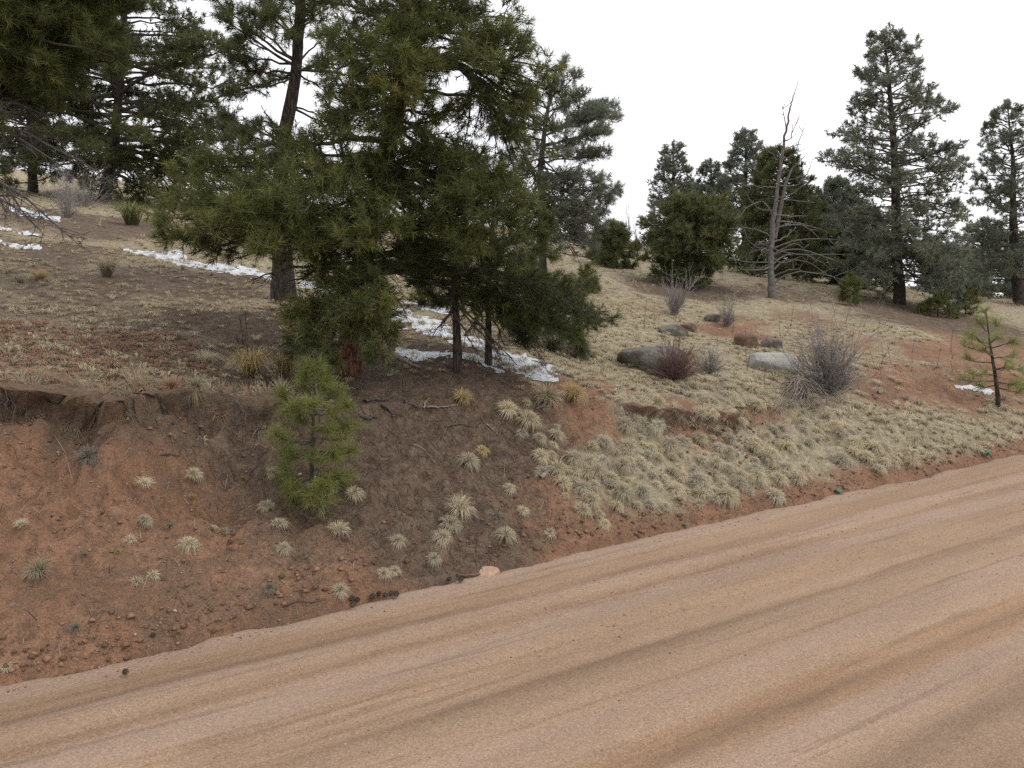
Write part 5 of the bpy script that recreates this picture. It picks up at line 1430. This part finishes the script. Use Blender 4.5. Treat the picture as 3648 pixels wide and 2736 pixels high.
for (x, y, lab), g_ in zip(CONES, G([c[0] for c in CONES], [c[1] for c in CONES])):
    o = bpy.data.objects.new('pine_cone', cme); COL.objects.link(o)
    s = rng.uniform(.5, .8) * g_[1] / 5.8
    o.scale = (s, s, s); o.rotation_euler = (rng.uniform(.8, 2.2), rng.uniform(-.5, .5), rng.uniform(0, 6.28))
    z = max(g_[2], 0.0)
    o.location = (g_[0], g_[1], z + .018 * s)
    tag(o, lab, 'pine cone', 'fallen pine cones')

def stick(name, label, pts, r, mat='stick', forks=(), lift=.02, cat='stick', group='fallen sticks and roots'):
    g_ = G([p[0] for p in pts], [p[1] for p in pts]); g_[:, 2] += lift
    root = g_[0]
    t = np.linspace(0, len(g_) - 1, 4 * len(g_)); path = np.stack([np.interp(t, np.arange(len(g_)), g_[:, k]) for k in range(3)], -1)
    for _ in range(2): path[1:-1] = .25 * path[:-2] + .5 * path[1:-1] + .25 * path[2:]
    path[1:-1] += rng.normal(0, r * .25, path[1:-1].shape)
    bf = Buf(); bf.add(*tubes(path[None], (r * (1 - .6 * t / t[-1]) * (1 + .15 * rng.normal(size=len(t))))[None], 7))
    for a, b in forks:
        e = G1(*b); e[2] += lift + .02
        s = path[int(a * (len(path) - 1))]
        bf.add(*tubes(np.array([[s, (s + e) / 2 + UP * .015, e]]), np.array([[r * .55, r * .45, r * .25]]), 6))
    o = bf.build(name, M[mat], None, org=root, smooth_shade=True)
    o.location = tuple(root)
    tag(o, label, cat, group)
stick('fallen_stick', 'pale forked driftwood-like stick lying on the bank', [(1925, 1712), (1955, 1690), (1985, 1670), (2000, 1645), (2020, 1630)], .018, forks=((.7, (1990, 1690)), (.35, (1940, 1685))))
stick('exposed_root', 'long pale bent root lying below the left lip', [(0, 1470), (40, 1480), (90, 1478), (150, 1462), (205, 1440), (245, 1418)], .012)
stick('exposed_root', 'dark crooked root above the long pale root', [(135, 1370), (140, 1400), (180, 1408), (240, 1398), (262, 1380), (300, 1365)], .011)
stick('fallen_log', 'short weathered log lying under the low bough', [(1405, 1270), (1440, 1290), (1475, 1310), (1500, 1318)], .026, 'stick')
stick('fallen_stick', 'curved pale stick on the needle litter, upright end', [(1510, 1470), (1515, 1450), (1530, 1425)], .009)
stick('fallen_stick', 'grey stick lying across the needle litter right of the curved one', [(1520, 1465), (1560, 1462), (1600, 1460), (1630, 1452)], .012)
stick('fallen_stick', 'dark broken branch piece right of the sapling top', [(1290, 1490), (1320, 1500), (1345, 1505)], .022, 'twig')
stick('fallen_stick', 'second dark branch piece beside the sapling top', [(1360, 1455), (1385, 1470), (1405, 1485)], .022, 'twig')
stick('fallen_stick', 'thin straight twig on the litter below the snow trees', [(1475, 1590), (1510, 1620), (1550, 1660)], .006)
stick('fallen_stick', 'short twig above the pale tuft on the litter', [(1735, 1520), (1755, 1540), (1775, 1560)], .008)
stick('fallen_stick', 'thin curved twig near the road edge, below the sapling', [(1010, 2180), (1060, 2160), (1110, 2160), (1165, 2172)], .006, 'twig')
stick('fallen_stick', 'reddish stick lying against the pink stone', [(1630, 2080), (1680, 2068), (1720, 2066)], .011, 'shrub_red')
stick('fallen_stick', 'curved stick high on the needle slope below the snow', [(600, 995), (680, 985), (740, 1000), (775, 1040)], .012)
stick('fallen_stick', 'dark stick on the red patch right of the crest', [(2330, 1450), (2360, 1440), (2375, 1438)], .012)
stick('fallen_stick', 'grey curled stick on the litter below the crest', [(1910, 1465), (1930, 1452), (1990, 1450)], .009)

stick('fallen_stick', 'dark crooked root piece on the crest litter left of the curved stick', [(1300, 1440), (1330, 1430), (1370, 1435), (1400, 1420)], .016, 'twig')
stick('fallen_stick', 'thick dark stick half buried below the low bough', [(1440, 1440), (1470, 1450), (1500, 1470)], .018, 'twig')
stick('fallen_stick', 'long thin pale twig on the upper needle slope', [(60, 1130), (160, 1115), (250, 1122)], .008)
stick('fallen_stick', 'dark twig on the litter between crest and pale tuft', [(1590, 1530), (1640, 1520), (1690, 1535)], .009, 'twig')
stick('exposed_root', 'thin pale root crossing the brown soil left of the sapling', [(900, 1495), (935, 1478), (975, 1470)], .008)
stick('fallen_stick', 'short dark stick on the red bank above the mat plant', [(575, 1640), (610, 1632), (640, 1640)], .008, 'twig')

def green_scrap(label, x, y, w, h, seed):
    b = G1(x, y); k = b[1] / F
    r = np.random.default_rng(seed)
    n = 9
    A, B = np.meshgrid(np.linspace(-.5, .5, n), np.linspace(-.5, .5, n))
    X = A * w * k; Yv = B * w * k * .7
    Z = .5 * h * k * (1 + 1.6 * fbm(A * 4 + seed, B * 4, 3, seed)) + .3 * h * k * np.cos(A * 5)
    m = np.hypot(A, B) < .46 + .12 * fbm(A * 5, B * 5, 2, seed + 3)
    idx = np.arange(n * n).reshape(n, n)
    q = np.stack([idx[:-1, :-1], idx[:-1, 1:], idx[1:, 1:], idx[1:, :-1]], -1)[m[:-1, :-1]]
    top = np.stack([X, Yv, Z], -1).reshape(-1, 3)
    V = np.concatenate([top, top - np.array([0, 0, .003])]); Q = np.concatenate([q, q[:, ::-1] + n * n])
    o = mesh_obj('plastic_scrap', V, Q, M['scrap'], None, None, False)
    o.location = (b[0], b[1], max(b[2], 0) + .005)
    tag(o, label, 'litter', 'green plastic scraps by the road')
M['scrap'] = plain_noise_material('green_plastic', (0.02, 0.10, 0.055), (0.07, 0.20, 0.125), 30, .45)
M['scrap_pale'] = plain_noise_material('pale_plastic', (0.2, 0.35, 0.25), (0.4, 0.5, 0.4), 30, .4)
green_scrap('crumpled green plastic at the far right road edge', 3512, 1642, 34, 26, 3)
green_scrap('flattened green plastic scrap at the road edge below the dense grass', 2985, 1768, 42, 10, 7)
green_scrap('small pale green scrap at the road edge, nearest of the three', 2440, 1898, 26, 10, 11)
